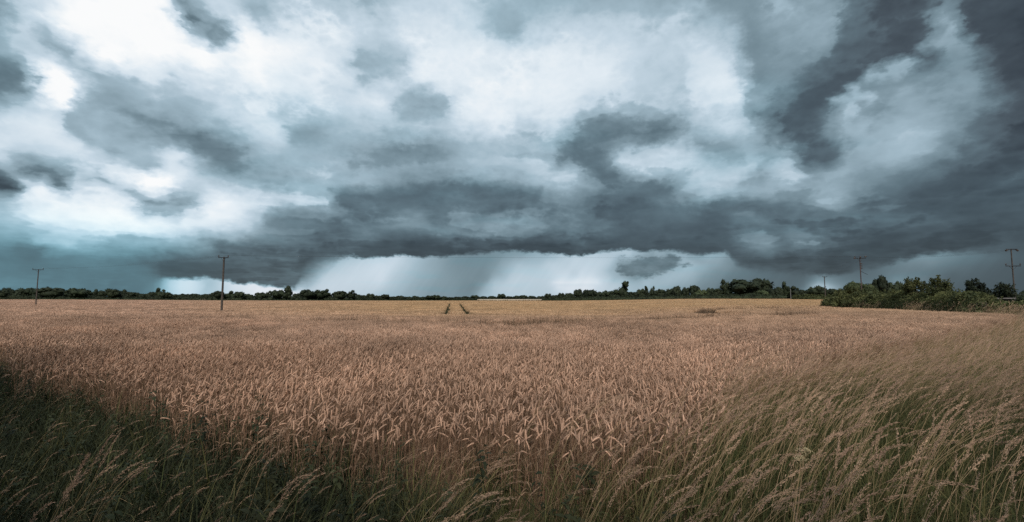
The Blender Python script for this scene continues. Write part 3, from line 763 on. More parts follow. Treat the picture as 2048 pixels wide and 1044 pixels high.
NEAR, MID, FAR = 10.0, 44.0, 125.0
LEAN_FIELD = lambda x, y: 0.6 * np.sin(0.35 * x + 0.2 * y) + 0.5 * np.sin(0.23 * y - 0.5 * x + 1.0)
def place(step, y0, y1, jit_z=0.03):
    x, y = jittered(-1.25 * y1 - 3, 1.25 * y1 + 3, y0, y1, step)
    r_ = np.hypot(x * 0.5, y)
    k = in_view(x, y) & (y >= y0) & (y < y1) & in_wheat(x, y)
    return x[k], y[k]
def add_tilt(x, y, spread):
    n = len(x)
    return np.c_[rs.normal(0, spread, n), rs.normal(0, spread, n), LEAN_FIELD(x, y) + rs.normal(0, 0.5, n)]

# near plants one by one
x, y = place(0.052, 1.0, NEAR)
thin = rs.rand(len(x)) < np.clip(0.62 + 0.45 * sstep(0.0, 0.9, y - near_edge(x)) - 0.25 * sstep(0.9, 1.6, wob(x * 0.8 + 3, y * 0.8)), 0, 1)
x, y = x[thin], y[thin]
nn = len(x)
hs = rs.uniform(0.84, 1.08, nn) * (1 + 0.06 * wob(x * 0.5, y * 0.5))
wheat_near = scatter('wheat', near_protos, np.c_[x, y, gz(x, y) - 0.01], np.c_[rs.normal(0, 0.07, nn), rs.normal(0, 0.07, nn), LEAN_FIELD(x, y) + rs.normal(0, 0.9, nn)],
    np.c_[hs, hs, hs], rs.randint(0, 36, nn), 'ripe wheat standing nearest the camera, each bent ear readable', WM)
# clumps across the headland
x, y = place(0.34, NEAR, MID)
g = headland_gap(x, y)
k = off_tracks(x, y) & (g > 0.78)
x, y, g = x[k], y[k], g[k]
nn = len(x)
hs = rs.uniform(0.94, 1.04, nn) * (1 + 0.055 * wob(x * 0.4, y * 0.4)) * (1 - 0.15 * (g < 1.05))
wheat_mid = scatter('wheat_headland', mid_protos, np.c_[x, y, gz(x, y) - 0.01], np.c_[rs.normal(0, 0.03, nn), rs.normal(0, 0.03, nn), LEAN_FIELD(x, y) + rs.normal(0, 0.7, nn)],
    np.c_[hs, hs, hs], rs.randint(0, 14, nn), 'ripe wheat over the middle of the field up to the wheel marks', WM)
x, y = place(0.92, MID, FAR)
g = headland_gap(x, y)
k = off_tracks(x, y, 0.62) & (g > 0.6)
x, y = x[k], y[k]; nn = len(x)
hs = rs.uniform(0.95, 1.05, nn)
wheat_far = scatter('wheat_slope', far_protos, np.c_[x, y, gz(x, y)], np.c_[np.zeros(nn), np.zeros(nn), rs.randint(0, 4, nn) * math.pi / 2 + rs.normal(0, 0.1, nn)],
    np.c_[np.ones(nn), np.ones(nn), hs], rs.randint(0, 8, nn), 'golden wheat on the far slope beyond the dip', WM)
x, y = place(2.5, FAR, 345.0)
nn = len(x)
hs = rs.uniform(0.95, 1.05, nn)
wheat_vfar = scatter('wheat_skyline', vfar_protos, np.c_[x, y, gz(x, y)], np.c_[np.zeros(nn), np.zeros(nn), rs.randint(0, 4, nn) * math.pi / 2 + rs.normal(0, 0.1, nn)],
    np.c_[np.ones(nn), np.ones(nn), hs], rs.randint(0, 8, nn), 'golden wheat running up to the far hedges', WM)

# ------------------------------------------------------------------ margin grass
def grass_stem(b, r, h, lean, base=(0, 0, 0)):
    """one flowering grass: bent culm, drooping feathery panicle, a stem leaf"""
    n = 9
    t = np.linspace(0, 1, n)
    a = lean * (0.15 + 0.85 * t ** 1.6)
    yaw = r.normal(0, 0.15)
    step = h / (n - 1)
    p = np.array(base, float) + np.c_[np.r_[0, np.cumsum(np.sin(a[1:]) * step)] * math.cos(yaw), np.r_[0, np.cumsum(np.sin(a[1:]) * step)] * math.sin(yaw), np.r_[0, np.cumsum(np.cos(a[1:]) * step)]]
    b.tube(p, np.linspace(0.0019, 0.0011, n), 3, 1)
    # panicle axis
    PL = r.uniform(0.12, 0.21); m = 20
    ax = [p[-1]]; an = a[-1]; droop = r.uniform(0.1, 0.75)
    for q in range(m):
        an += droop / m
        ax.append(ax[-1] + np.array([math.sin(an) * math.cos(yaw), math.sin(an) * math.sin(yaw), math.cos(an)]) * PL / m)
    ax = np.array(ax)
    b.tube(ax[::3], np.linspace(0.0009, 0.0005, len(ax[::3])), 3, 0)
    cs, As, Bs = [], [], []
    spread = r.uniform(0.003, 0.010)
    for q in range(1, m + 1):
        d = ax[q] - ax[q - 1]; d /= np.linalg.norm(d)
        reach = spread * (1.15 - q / m) + 0.004
        for e in range(4):
            v = r.normal(0, 1, 3); v -= d * v.dot(d) * 0.6; v /= np.linalg.norm(v)
            o_ = ax[q] + v * reach * r.uniform(0.2, 1.3) + d * r.uniform(-0.006, 0.02) - np.array([0, 0, 0.004])
            u_ = d * 1.0 + v * 0.35 + np.array([0, 0, -0.1]); u_ /= np.linalg.norm(u_)
            w_ = np.cross(u_, r.normal(0, 1, 3)); w_ /= np.linalg.norm(w_)
            cs.append(o_); As.append(u_ * r.uniform(0.005, 0.009)); Bs.append(w_ * r.uniform(0.0011, 0.0021))
    b.quads(np.array(cs), np.array(As), np.array(Bs), 0)
    for q in range(2):
        s0 = r.randint(2, 6)
        la = r.normal(0, 0.9); ld = np.array([math.cos(la), math.sin(la), 0]); ll = r.uniform(0.14, 0.3)
        tt = np.linspace(0, 1, 5)
        pa = p[s0] + ld * (ll * 0.7 * tt)[:, None] + np.array([0, 0, 1]) * (ll * (0.85 * tt - 0.75 * tt ** 2))[:, None]
        b.ribbon(pa, 0.005 * np.array([0.7, 1, 0.85, 0.5, 0.05]), np.array([-ld[1], ld[0], 0.2]), 2)

def blade_tuft(r, nb, h0, h1, lean, spread, width):
    b = MB()
    for q in range(nb):
        h = r.uniform(h0, h1); la = r.normal(0, 1.1) if r.rand() < 0.75 else r.uniform(0, 6.28)
        ld = np.array([math.cos(la), math.sin(la), 0])
        p0 = np.array([r.normal(0, spread), r.normal(0, spread), 0])
        tt = np.linspace(0, 1, 6); k_ = lean * r.uniform(0.35, 1.5)
        an = k_ * tt ** 1.4
        st = h / 5
        pa = p0 + ld * np.r_[0, np.cumsum(np.sin(an[1:]) * st)][:, None] + np.array([0, 0, 1]) * np.r_[0, np.cumsum(np.cos(an[1:]) * st)][:, None]
        b.ribbon(pa, r.uniform(0.6, 1.2) * width * np.array([0.75, 1, 0.95, 0.75, 0.45, 0.04]), np.array([-ld[1], ld[0], 0.15 * r.normal()]), 0)
    return b
GM = [M['panicle'], M['culm'], M['blade']]
stem_protos = []
for q in range(28):
    b = MB(); r_ = np.random.RandomState(900 + q)
    grass_stem(b, r_, r_.uniform(0.68, 1.12), r_.uniform(0.5, 1.15))
    stem_protos.append(b.mesh('grass_stem', GM))
tuft_protos = [blade_tuft(np.random.RandomState(950 + q), 18, 0.30, 0.74, 1.2, 0.045, 0.0065).mesh('grass_tuft', [M['blade']]) for q in range(14)]
dark_protos = [blade_tuft(np.random.RandomState(980 + q), 20, 0.18, 0.54, 1.5, 0.07, 0.0065).mesh('grass_tuft', [M['blade_dark']]) for q in range(14)]

def weed(r):
    b = MB(); h = r.uniform(0.3, 0.6)
    b.tube([(0, 0, 0), (r.normal(0, 0.05), r.normal(0, 0.05), h * 0.5), (r.normal(0, 0.1), r.normal(0, 0.1), h)], [0.004, 0.003, 0.0015], 4, 0)
    for q in range(26):
        z = h * r.uniform(0.15, 1.0); la = q * 2.4 + r.normal(0, 0.3); ld = np.array([math.cos(la), math.sin(la), 0]); ll = r.uniform(0.03, 0.075) * (1.25 - 0.6 * z / h)
        tt = np.linspace(0, 1, 5)
        pa = np.array([0, 0, z]) + ld * (ll * tt)[:, None] + np.array([0, 0, 1]) * (ll * (0.6 * tt - r.uniform(0.5, 1.2) * tt ** 2))[:, None]
        b.ribbon(pa, ll * 0.42 * np.array([0.2, 0.9, 1, 0.65, 0.05]), np.array([-ld[1], ld[0], 0.2 * r.normal()]), 0)
    return b
weed_protos = [weed(np.random.RandomState(1500 + q)).mesh('weed', [M['blade_dark']]) for q in range(8)]
thatch_protos = [blade_tuft(np.random.RandomState(1600 + q), 12, 0.25, 0.65, 2.1, 0.08, 0.0045).mesh('dead_blades', [M['culm']]) for q in range(8)]

def margin(x, y):
    """inside the grassy verge between camera and crop"""
    lim = near_edge(x) + 0.5 * wob(x + 2, y) + 0.15 + 1.15 * rs.rand(*np.shape(x)) ** 2.2
    return (y < lim) & (y > -2.5)
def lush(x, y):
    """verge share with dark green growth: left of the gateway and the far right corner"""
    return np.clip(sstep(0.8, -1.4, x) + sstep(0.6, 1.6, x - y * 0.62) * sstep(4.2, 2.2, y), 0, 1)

x, y = jittered(-16, 40, -2.4, 36, 0.085)
k = margin(x, y) & in_view(x, y, 1.25, 2.2) & (np.hypot(x, y) > 0.75)
x, y = x[k], y[k]
dist = np.hypot(x, y)
keep = rs.rand(len(x)) < np.clip(1.2 - dist / 18, 0.22, 1) * np.where(x < 0, 1.0, (1.0 - 0.55 * sstep(2.0, 0.2, near_edge(x) - y)) * (1 - 0.85 * sstep(4.5, 10, dist)))
x, y, dist = x[keep], y[keep], dist[keep]
cen = np.exp(-((x - 0.1) / 0.9) ** 2)
keep = rs.rand(len(x)) > 0.25 * cen
x, y, dist, cen = x[keep], y[keep], dist[keep], cen[keep]
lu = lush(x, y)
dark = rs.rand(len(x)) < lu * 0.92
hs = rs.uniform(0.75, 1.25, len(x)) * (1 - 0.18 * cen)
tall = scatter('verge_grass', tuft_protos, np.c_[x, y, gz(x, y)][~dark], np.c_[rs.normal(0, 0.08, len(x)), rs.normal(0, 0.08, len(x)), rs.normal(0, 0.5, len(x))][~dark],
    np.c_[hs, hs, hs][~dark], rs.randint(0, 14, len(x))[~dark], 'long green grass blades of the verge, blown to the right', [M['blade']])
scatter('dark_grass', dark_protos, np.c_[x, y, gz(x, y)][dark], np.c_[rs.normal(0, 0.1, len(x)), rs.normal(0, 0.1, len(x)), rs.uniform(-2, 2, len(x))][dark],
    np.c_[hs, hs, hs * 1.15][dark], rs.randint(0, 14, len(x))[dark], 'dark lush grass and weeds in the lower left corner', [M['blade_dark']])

k = (rs.rand(len(x)) < 0.16) & (x < 1.0)
scatter('verge_weeds', weed_protos, np.c_[x, y, gz(x, y)][k], np.c_[rs.normal(0, 0.2, k.sum()), rs.normal(0, 0.2, k.sum()), rs.uniform(0, 6, k.sum())], np.tile(rs.uniform(0.8, 1.35, k.sum())[:, None], (1, 3)), rs.randint(0, 8, k.sum()),
    'leafy weeds tangled in the dark grass of the lower left', [M['blade_dark']])
k = rs.rand(len(x)) < np.where(x < 0.8, 0.08, 0.05)
scatter('dead_grass', thatch_protos, np.c_[x, y, gz(x, y)][k], np.c_[rs.normal(0, 0.25, k.sum()), rs.normal(0, 0.25, k.sum()), rs.uniform(0, 6, k.sum())], np.tile(rs.uniform(0.7, 1.1, k.sum())[:, None], (1, 3)), rs.randint(0, 8, k.sum()),
    'dead straw blades tangled through the verge grass', [M['culm']])

x, y = jittered(-16, 40, 0.2, 36, 0.08)
d_edge = near_edge(x) - y
k = (d_edge > -0.75 - 0.5 * wob(x, y)) & in_view(x, y, 1.25, 1.5) & (np.hypot(x, y) > 1.15)
x, y = x[k], y[k]
lu = lush(x, y)
dens = np.where(x > 0.4, 0.52, 0.40) * (1 - np.where(x > 0.4, 0.85, 0.62) * lu)
dens = np.where(x < -0.2, np.maximum(dens, 0.30 * sstep(0.9, -0.2, near_edge(x) - y)), dens)
dens *= np.clip(1.2 - np.hypot(x, y) / 30, 0.3, 1) * (1 + 0.35 * sstep(4, 9, np.hypot(x, y)))
dens *= np.where(x > 0.4, 1 - 0.4 * sstep(3.6, 2.2, y), 1.0)
dens *= np.clip(0.95 + 0.65 * wob(x * 0.9, y * 0.9 + 5), 0.25, 1.2)
k = rs.rand(len(x)) < dens
x, y = x[k], y[k]; nn = len(x)
hs = rs.uniform(0.78, 1.1, nn) * np.where(x < -0.6, 0.58, np.where(x < 0, 0.7, 1.0)) * (1 - 0.12 * sstep(4, 12, np.hypot(x, y)))
scatter('flowering_grass', stem_protos, np.c_[x, y, gz(x, y)], np.c_[rs.normal(0, 0.07, nn), rs.normal(0, 0.07, nn), 0.12 + 0.35 * wob(x * 0.45, y * 0.45) + rs.normal(0, 0.24, nn)],
    np.c_[hs, hs, hs], rs.randint(0, 28, nn), 'tall grass with feathery straw seed heads along the field edge', GM)

# low green growth in the tramlines
pts = []
for sg, pl in zip((-1, 1), TRAM):
    (ax_, ay_), (bx_, by_) = pl
    nq = 900
    tt = 0.42 * rs.rand(nq) ** 1.9
    flare = np.exp(-tt * 60)
    pts.append(np.c_[ax_ + (bx_ - ax_) * tt + rs.normal(0, 0.11, nq) + rs.normal(0, 0.6, nq) * flare + sg * 0.15 * flare, ay_ + (by_ - ay_) * tt + rs.normal(0, 0.5, nq) * flare])
pts = np.vstack(pts); nn = len(pts)
hs = rs.uniform(1.0, 1.7, nn)
scatter('wheel_track_weeds', dark_protos, np.c_[pts, gz(pts[:, 0], pts[:, 1])], np.c_[rs.normal(0, 0.1, nn), rs.normal(0, 0.1, nn), rs.uniform(0, 6, nn)], np.c_[hs * 1.4, hs * 1.4, hs * 1.2], rs.randint(0, 14, nn),
    'green weeds in the pair of wheel tracks across the wheat', [M['blade_dark']])

# shade lines of the headland wheel marks, coloured into added dark straw
M['shade_straw'] = mat('track_shade_straw', (0.10, 0.062, 0.040), 0.3, (0.15, 0.10, 0.06), trans=0.1)
shade_straw_protos = [blade_tuft(np.random.RandomState(1700 + q), 16, 0.2, 0.5, 1.6, 0.1, 0.012).mesh('track_shade_straw', [M['shade_straw']]) for q in range(8)]
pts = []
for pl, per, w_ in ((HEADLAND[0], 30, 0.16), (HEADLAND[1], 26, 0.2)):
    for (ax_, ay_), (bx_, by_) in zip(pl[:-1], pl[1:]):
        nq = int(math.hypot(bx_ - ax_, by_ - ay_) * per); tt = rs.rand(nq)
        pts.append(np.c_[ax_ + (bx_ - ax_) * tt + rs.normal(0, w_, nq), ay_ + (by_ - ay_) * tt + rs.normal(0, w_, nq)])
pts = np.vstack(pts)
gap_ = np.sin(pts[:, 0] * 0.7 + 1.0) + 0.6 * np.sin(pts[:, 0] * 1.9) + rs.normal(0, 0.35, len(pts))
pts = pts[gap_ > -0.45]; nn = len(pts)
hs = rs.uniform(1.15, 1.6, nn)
scatter('track_shade_straw', shade_straw_protos, np.c_[pts, gz(pts[:, 0], pts[:, 1])], np.c_[rs.normal(0, 0.15, nn), rs.normal(0, 0.15, nn), rs.uniform(0, 6, nn)], np.c_[hs, hs, hs * 1.62], rs.randint(0, 8, nn),
    'dark straw standing in for shade along the curved wheel marks across the wheat', [M['shade_straw']])

# ================================================================== things
def lobes_cloud(r, lobes, per_area, card, ragged=0.12):
    """leaf clumps: cards spread through the shells of a set of overlapping lobes"""
    cs, ns = [], []
    for (c, rad) in lobes:
        c = np.array(c); rad = np.array(rad) * np.ones(3)
        area = 4 * math.pi * (rad.prod()) ** (2 / 3)
        n = max(12, int(area * per_area))
        d = r.normal(0, 1, (n, 3)); d /= np.linalg.norm(d, axis=1)[:, None]
        k = 1 - np.abs(r.normal(0, ragged, n)) * 1.2 + r.normal(0, ragged * 0.5, n)
        cs.append(c + d * rad * k[:, None]); ns.append(d)
    cs = np.vstack(cs); ns = np.vstack(ns); n = len(cs)
    rnd = r.normal(0, 1, (n, 3)); nn_ = ns * 0.9 + rnd * 0.75; nn_ /= np.linalg.norm(nn_, axis=1)[:, None]
    u = np.cross(nn_, r.normal(0, 1, (n, 3))); u /= np.linalg.norm(u, axis=1)[:, None]
    v = np.cross(nn_, u)
    s_ = card * r.uniform(0.55, 1.3, n)[:, None]
    return cs, u * s_, v * s_ * r.uniform(0.45, 0.8, n)[:, None]

def tree_lobes(r, form):
    """unit tree, height 1, half-width about 0.5"""
    L = []
    if form == 'round':
        for q in range(16):
            a = r.uniform(0, 6.28); e = r.uniform(-0.2, 1.0); k = 0.30 * math.sqrt(max(0.05, 1 - e * e * 0.8))
            L.append(((math.cos(a) * k, math.sin(a) * k, 0.52 + e * 0.25), r.uniform(0.13, 0.22)))
        L.append(((0, 0, 0.5), (0.36, 0.36, 0.34)))
    elif form == 'broad':
        for q in range(20):
            a = r.uniform(0, 6.28); k = r.uniform(0.1, 0.42); e = 1 - (k / 0.5) ** 2
            L.append(((math.cos(a) * k, math.sin(a) * k, 0.34 + e * 0.46 * r.uniform(0.6, 1)), r.uniform(0.11, 0.19)))
        L.append(((0, 0, 0.42), (0.42, 0.42, 0.36)))
    elif form == 'tall':
        for q in range(18):
            a = r.uniform(0, 6.28); z = r.uniform(0.2, 0.9); k = 0.27 * math.sin(math.pi * min(1, (z + 0.12)))
            L.append(((math.cos(a) * k, math.sin(a) * k, z), r.uniform(0.10, 0.17)))
        L.append(((0, 0, 0.52), (0.27, 0.27, 0.42)))
    elif form == 'ragged':
        for q in range(15):
            a = r.uniform(0, 6.28); z = r.uniform(0.3, 0.9); k = r.uniform(0.05, 0.40) * (1.2 - 0.5 * z)
            L.append(((math.cos(a) * k, math.sin(a) * k, z), r.uniform(0.10, 0.19)))
        L.append(((0, 0, 0.48), (0.34, 0.34, 0.34)))
    elif form == 'leaning':
        for q in range(16):
            z = r.uniform(0.3, 0.92); a = r.uniform(0, 6.28); k = r.uniform(0.0, 0.25)
            L.append(((0.10 + 0.32 * (z - 0.35) + math.cos(a) * k, math.sin(a) * k, z), r.uniform(0.09, 0.16)))
        for q in range(6):
            L.append(((-0.25 + r.uniform(-0.1, 0.15), r.uniform(-0.2, 0.2), r.uniform(0.2, 0.45)), r.uniform(0.1, 0.16)))
        L.append(((0.08, 0, 0.4), (0.25, 0.25, 0.3)))
    for q in range(5):   # skirt of low growth
        a = r.uniform(0, 6.28)
        L.append(((math.cos(a) * 0.33, math.sin(a) * 0.33, 0.16), (0.16, 0.16, 0.15)))
    return L

def crown_mesh(seed, form, m):
    r = np.random.RandomState(seed); b = MB()
    L = tree_lobes(r, form)
    b.quads(*lobes_cloud(r, L, 95, 0.042, 0.10))
    for c, rad in L:      # inner boughs close the crown where leaves overlap
        b.ball(c, 1.0, 0, 7, 5, np.array(rad) * np.ones(3) * 0.80)
    return b.mesh('crown', m)
def trunk_mesh(seed):
    r = np.random.RandomState(seed); b = MB()
    b.tube([(0, 0, -0.06), (0.004, 0, 0.12), (0.01, 0.006, 0.34), (0.0, 0.01, 0.6)], [0.036, 0.027, 0.022, 0.01], 7, 0)
    for q in range(5):
        a = r.uniform(0, 6.28); z = r.uniform(0.2, 0.42)
        b.tube([(0.006, 0, z), (math.cos(a) * 0.12, math.sin(a) * 0.12, z + 0.12), (math.cos(a) * 0.25, math.sin(a) * 0.25, z + 0.27)], [0.014, 0.009, 0.004], 5, 0)
    return b.mesh('trunk', M['bark'])
CROWNS = {f: [crown_mesh(40 + 7 * q + len(f), f, M['leaf_far']) for q in range(3)] for f in ('round', 'broad', 'tall', 'ragged', 'leaning')}
PALE = {f: [crown_mesh(90 + 7 * q + len(f), f, M['leaf_pale']) for q in range(2)] for f in ('round', 'broad')}
TRUNKS = [trunk_mesh(60 + q) for q in range(3)]

def ray_x(px, d):
    return (px - 1024.0) / FPX * d
def height_at(py, d):
    """height above datum of something seen at row py, d metres away (horizon at row 598)"""
    return EYE + (598.0 - py) * d / FPX

# the far treeline: column, top row, width in photo pixels, form ('*' = pale green), distance
TREES = [
 (4, 579, 22, 'broad', 430), (17, 578, 18, 'round', 440), (33, 579, 20, 'broad', 450), (53, 577.5, 22, 'round', 440), (72, 579, 18, 'round', 455),
 (88, 580, 18, 'ragged', 460), (106, 574.5, 38, 'broad', 430), (128, 583, 22, 'round', 450), (157, 575.5, 32, 'broad', 425), (175, 585, 16, 'round', 450),
 (189, 582, 15, 'ragged', 470), (199, 582.5, 12, 'round', 475), (208, 583, 12, 'round', 470), (226, 580, 22, 'round', 450), (239, 583, 14, 'round', 465),
 (249, 582.5, 13, 'ragged', 470), (262, 583, 20, 'broad', 465), (276, 586.5, 16, 'round', 480), (291, 587, 18, 'broad', 480), (307, 585.5, 16, 'round', 480),
 (321, 580.5, 14, 'ragged', 480), (334, 585, 18, 'round', 470), (352, 588, 20, 'broad', 500), (371, 587, 22, 'broad', 510), (392, 587, 22, 'broad', 510), (412, 587.5, 22, 'broad', 510), (428, 587, 16, 'round', 505),
 (438, 583, 17, 'round', 470), (453, 588.5, 16, 'round', 480), (467, 585.5, 15, 'ragged', 490), (480, 583, 20, 'broad', 470), (497, 589, 18, 'round', 490), (508, 591, 14, 'broad', 500),
 (522, 584.5, 20, 'broad', 470), (538, 585, 14, 'ragged', 480), (556, 581.5, 24, 'round', 465), (577, 576.5, 20, 'tall', 440), (595, 588, 14, 'round', 480),
 (615, 581, 24, 'round', 460), (630, 584.5, 16, 'round', 470), (641, 582, 22, 'round', 470), (656, 582.5, 16, 'ragged', 475), (680, 581.5, 28, 'broad', 465), (704, 584, 18, 'ragged', 480),
 (716, 590, 14, 'round', 520), (727, 590, 14, 'broad', 540), (741, 588.5, 15, 'round', 540), (756, 590.5, 14, 'broad', 560), (771, 589.5, 15, 'round', 560), (786, 592.5, 14, 'broad', 600),
 (801, 592, 16, 'round', 600), (816, 593, 14, 'broad', 620), (831, 592.5, 14, 'round', 620), (846, 593, 15, 'broad', 620), (860, 591.5, 14, 'round', 600), (872, 591, 15, 'round', 590), (888, 592, 14, 'broad', 590), (902, 594.5, 10, 'round', 650),
 (915, 593, 15, 'broad', 680), (932, 593, 14, 'round', 680), (949, 591, 14, 'round', 650), (966, 592, 14, 'broad', 650), (985, 592.5, 15, 'round', 640), (1003, 588.5, 14, 'round', 560), (1018, 592, 13, 'broad', 600),
 (1033, 592, 13, 'round', 590), (1046, 590, 15, 'broad', 560), (1064, 592.5, 14, 'round', 580), (1082, 591.5, 16, 'broad', 560), (1096, 588, 12, 'round', 520), (1110, 589.5, 14, 'broad', 500), (1123, 587, 13, 'round', 480), (1138, 587, 15, 'round', 460),
 (1156, 580.5, 15, 'round', 420), (1168, 583.5, 14, 'ragged', 410), (1181, 579, 20, 'broad', 400), (1197, 585, 14, 'round', 400), (1216, 580.5, 22, 'broad', 385), (1240, 567, 27, 'leaning', 360),
 (1265, 583, 22, 'broad', 370), (1282, 577, 18, 'broad', 370), (1293, 576.5, 9, 'ragged', 375), (1303, 577, 11, 'ragged', 375), (1320, 577.5, 22, 'broad', 365), (1339, 579, 16, 'round', 365), (1352, 575, 15, 'round', 360),
 (1372, 577, 16, 'round', 350), (1388, 572.5, 18, 'round', 345), (1403, 580, 22, '*broad', 320), (1420, 578, 16, 'round', 345), (1433, 576.5, 20, 'broad', 330), (1453, 565.5, 22, 'ragged', 330),
 (1498, 556, 66, 'broad', 320), (1528, 567, 18, 'round', 315), (1522, 581, 22, '*broad', 280), (1546, 578, 18, 'round', 300), (1560, 578, 14, 'ragged', 300), (1571, 569.5, 18, 'ragged', 300),
 (1590, 577.5, 16, 'ragged', 290), (1604, 579, 18, 'broad', 290), (1619, 578, 14, 'ragged', 290), (1632, 574, 26, 'round', 280), (1665, 577, 24, 'broad', 280), (1683, 580, 18, 'round', 270),
 (1707, 564.5, 28, '*round', 150), (1736, 569, 26, '*broad', 120), (1761, 557.5, 24, 'round', 130), (1787, 561.5, 26, 'broad', 130),
]
ANCH = [(-1, 'the left picture edge'), (76, 'the leftmost wooden pole'), (447, 'the wheat-field pole'), (577, 'the tall round tree'),
        (905, 'the green wheel tracks'), (1240, 'the leaning tree'), (1498, 'the big dome of trees'), (1580, 'the thin pale post'), (1648, 'the small distant pole'), (1720, 'the pole above the hedge')]
SPECIAL = {577: 'tall lone round tree standing above the left treeline', 1240: 'dark tree leaning right above the far hedge, taller than its neighbours', 1498: 'biggest broad dome of dark trees in the right treeline',
           106: 'broad low-domed tree just right of the leftmost wooden pole', 157: 'high rounded tree, second dome right of the leftmost wooden pole',
           1707: 'round paler green tree behind the hedge, left of the red-brown pole', 1736: 'pale green bushy crown behind the hedge, right of the red-brown pole',
           1761: 'dark round crown rising behind the hedge, second right of the red-brown pole', 1787: 'dark broad crown rising behind the hedge, third right of the red-brown pole',
           1403: 'paler green bush in front of the far right treeline above the hedge', 1522: 'paler green bush at the foot of the big dome of trees', 1388: 'rounded tree standing highest between the leaning tree and the big dome'}
ORD = ['first', 'second', 'third', 'fourth', 'fifth', 'sixth', 'seventh', 'eighth', 'ninth', 'tenth', 'eleventh', 'twelfth', 'thirteenth', 'fourteenth', 'fifteenth', 'sixteenth', 'seventeenth', 'eighteenth', 'nineteenth', 'twentieth', 'twenty-first', 'twenty-second', 'twenty-third', 'twenty-fourth', 'twenty-fifth', 'twenty-sixth', 'twenty-seventh', 'twenty-eighth', 'twenty-ninth', 'thirtieth']
FORMWORD = {'round': 'rounded', 'broad': 'broad', 'tall': 'tall', 'ragged': 'ragged', 'leaning': 'leaning'}
TREES.sort(key=lambda q: q[0])
count = {}
for q, (px, py, w, form, d) in enumerate(TREES):
    pale = form[0] == '*'; f = form.lstrip('*')
    X = ray_x(px, d); base = float(gz(X, min(d, 340))) if d < 345 else -0.25 + 0.9 * float(sstep(1050, 1250, px)) + 0.7 * float(sstep(300, 40, px))
    base = min(base, 1.2)
    H = (height_at(py, d) - base) * 1.16
    Wd = w * d / FPX * 1.5
    t = empty('tree', (X, d, base), 0.0)
    pool = PALE[f] if pale else CROWNS[f]
    c = link('crown', pool[q % len(pool)], t); tr = link('trunk', TRUNKS[q % 3], t)
    rz = 0.0 if f == 'leaning' else rs.uniform(0, 6.28)
    for o in (c, tr): o.rotation_euler = (0, 0, rz)
    c.scale = (Wd, Wd, H * 1.02); tr.scale = (min(Wd, H), min(Wd, H), H)
    a = max((z for z in ANCH if z[0] <= px and z[0] != px), key=lambda z: z[0])
    count[a] = count.get(a, 0) + 1
    lab = SPECIAL.get(px) or '%s far tree, %s in the treeline right of %s' % (FORMWORD[f], ORD[count[a] - 1], a[1])
    tag(t, lab, 'tree', 'trees of the far treeline' if px < 1700 else 'trees behind the right-hand hedge')

# undergrowth that closes the far treeline
def thicket(name, path, height, depth, card, per_m, m, label, cat=None, kind=None, ragged=0.3, group=None, seed=3):
    r = np.random.RandomState(seed); b = MB()
    P = np.array(path, float)
    seg = np.hypot(np.diff(P[:, 0]), np.diff(P[:, 1])); cum = np.r_[0, np.cumsum(seg)]
    total = cum[-1]
    n = int(total * per_m)
    s_ = r.uniform(0, total, n)
    x_ = np.interp(s_, cum, P[:, 0]); y_ = np.interp(s_, cum, P[:, 1]); g_ = np.interp(s_, cum, P[:, 2]); h_ = np.interp(s_, cum, P[:, 3]) * height
    lump = 1 + ragged * 0.5 * (np.sin(s_ / height * 1.1) + np.sin(s_ / height * 2.7 + 1.3) * 0.6)
    h_ = h_ * lump
    a_ = r.uniform(0, math.pi, n)
    k = 1 - np.abs(r.normal(0, 0.12, n))
    dirx, diry = np.interp(s_, cum, np.gradient(P[:, 1])), -np.interp(s_, cum, np.gradient(P[:, 0]))
    ln = np.hypot(dirx, diry) + 1e-9
    off = np.cos(a_) * depth / 2 * k
    c = np.c_[x_ + dirx / ln * off, y_ + diry / ln * off, g_ + np.abs(np.sin(a_)) ** 0.7 * h_ * k + r.normal(0, card * 0.3, n)]
    u = r.normal(0, 1, (n, 3)); u /= np.linalg.norm(u, axis=1)[:, None]
    v = np.cross(u, r.normal(0, 1, (n, 3))); v /= np.linalg.norm(v, axis=1)[:, None]
    sz = card * r.uniform(0.6, 1.4, n)[:, None]
    b.quads(c, u * sz, v * sz * 0.6)
    # woody heart of the hedge
    ns = max(3, int(total / (height * 0.6)))
    ss = np.linspace(0, total, ns)
    px_, py_, pg, ph = (np.interp(ss, cum, P[:, q]) for q in range(4))
    hh = ph * height * (1 + ragged * 0.5 * (np.sin(ss / height * 1.1) + np.sin(ss / height * 2.7 + 1.3) * 0.6)) * 0.84
    b.tube(np.c_[px_, py_, pg + hh * 0.42], np.minimum(hh * 0.52, 1e9), 8, 0, cap=True)
    o = b.build(name, m)
    return tag(o, label, cat, group, kind)
far_path = []
for px, d, k in [(-120, 432, 14), (60, 434, 14), (130, 436, 13), (200, 445, 12), (280, 465, 10.5), (345, 480, 10), (440, 480, 10), (520, 475, 8), (575, 470, 8), (620, 470, 11), (700, 480, 11), (722, 520, 7.5), (780, 570, 6), (850, 620, 5.2), (905, 650, 4.5), (960, 640, 5), (1040, 590, 5.5), (1100, 510, 7), (1150, 430, 9), (1230, 375, 12), (1300, 372, 14), (1380, 352, 15), (1440, 335, 16), (1500, 322, 20), (1545, 308, 17), (1600, 294, 16), (1690, 278, 16), (1760, 260, 16), (2200, 240, 16)]:
    X = ray_x(px, d); far_path.append((X, d, -0.25 + 0.9 * float(sstep(1050, 1250, px)) + 0.7 * float(sstep(300, 40, px)), k * 0.98 * d / FPX / 5.0))
thicket('undergrowth', far_path, 5.0, 8.0, 0.7, 16, M['leaf_far'], 'dark undergrowth closing the gaps of the far treeline', kind='stuff', seed=5)

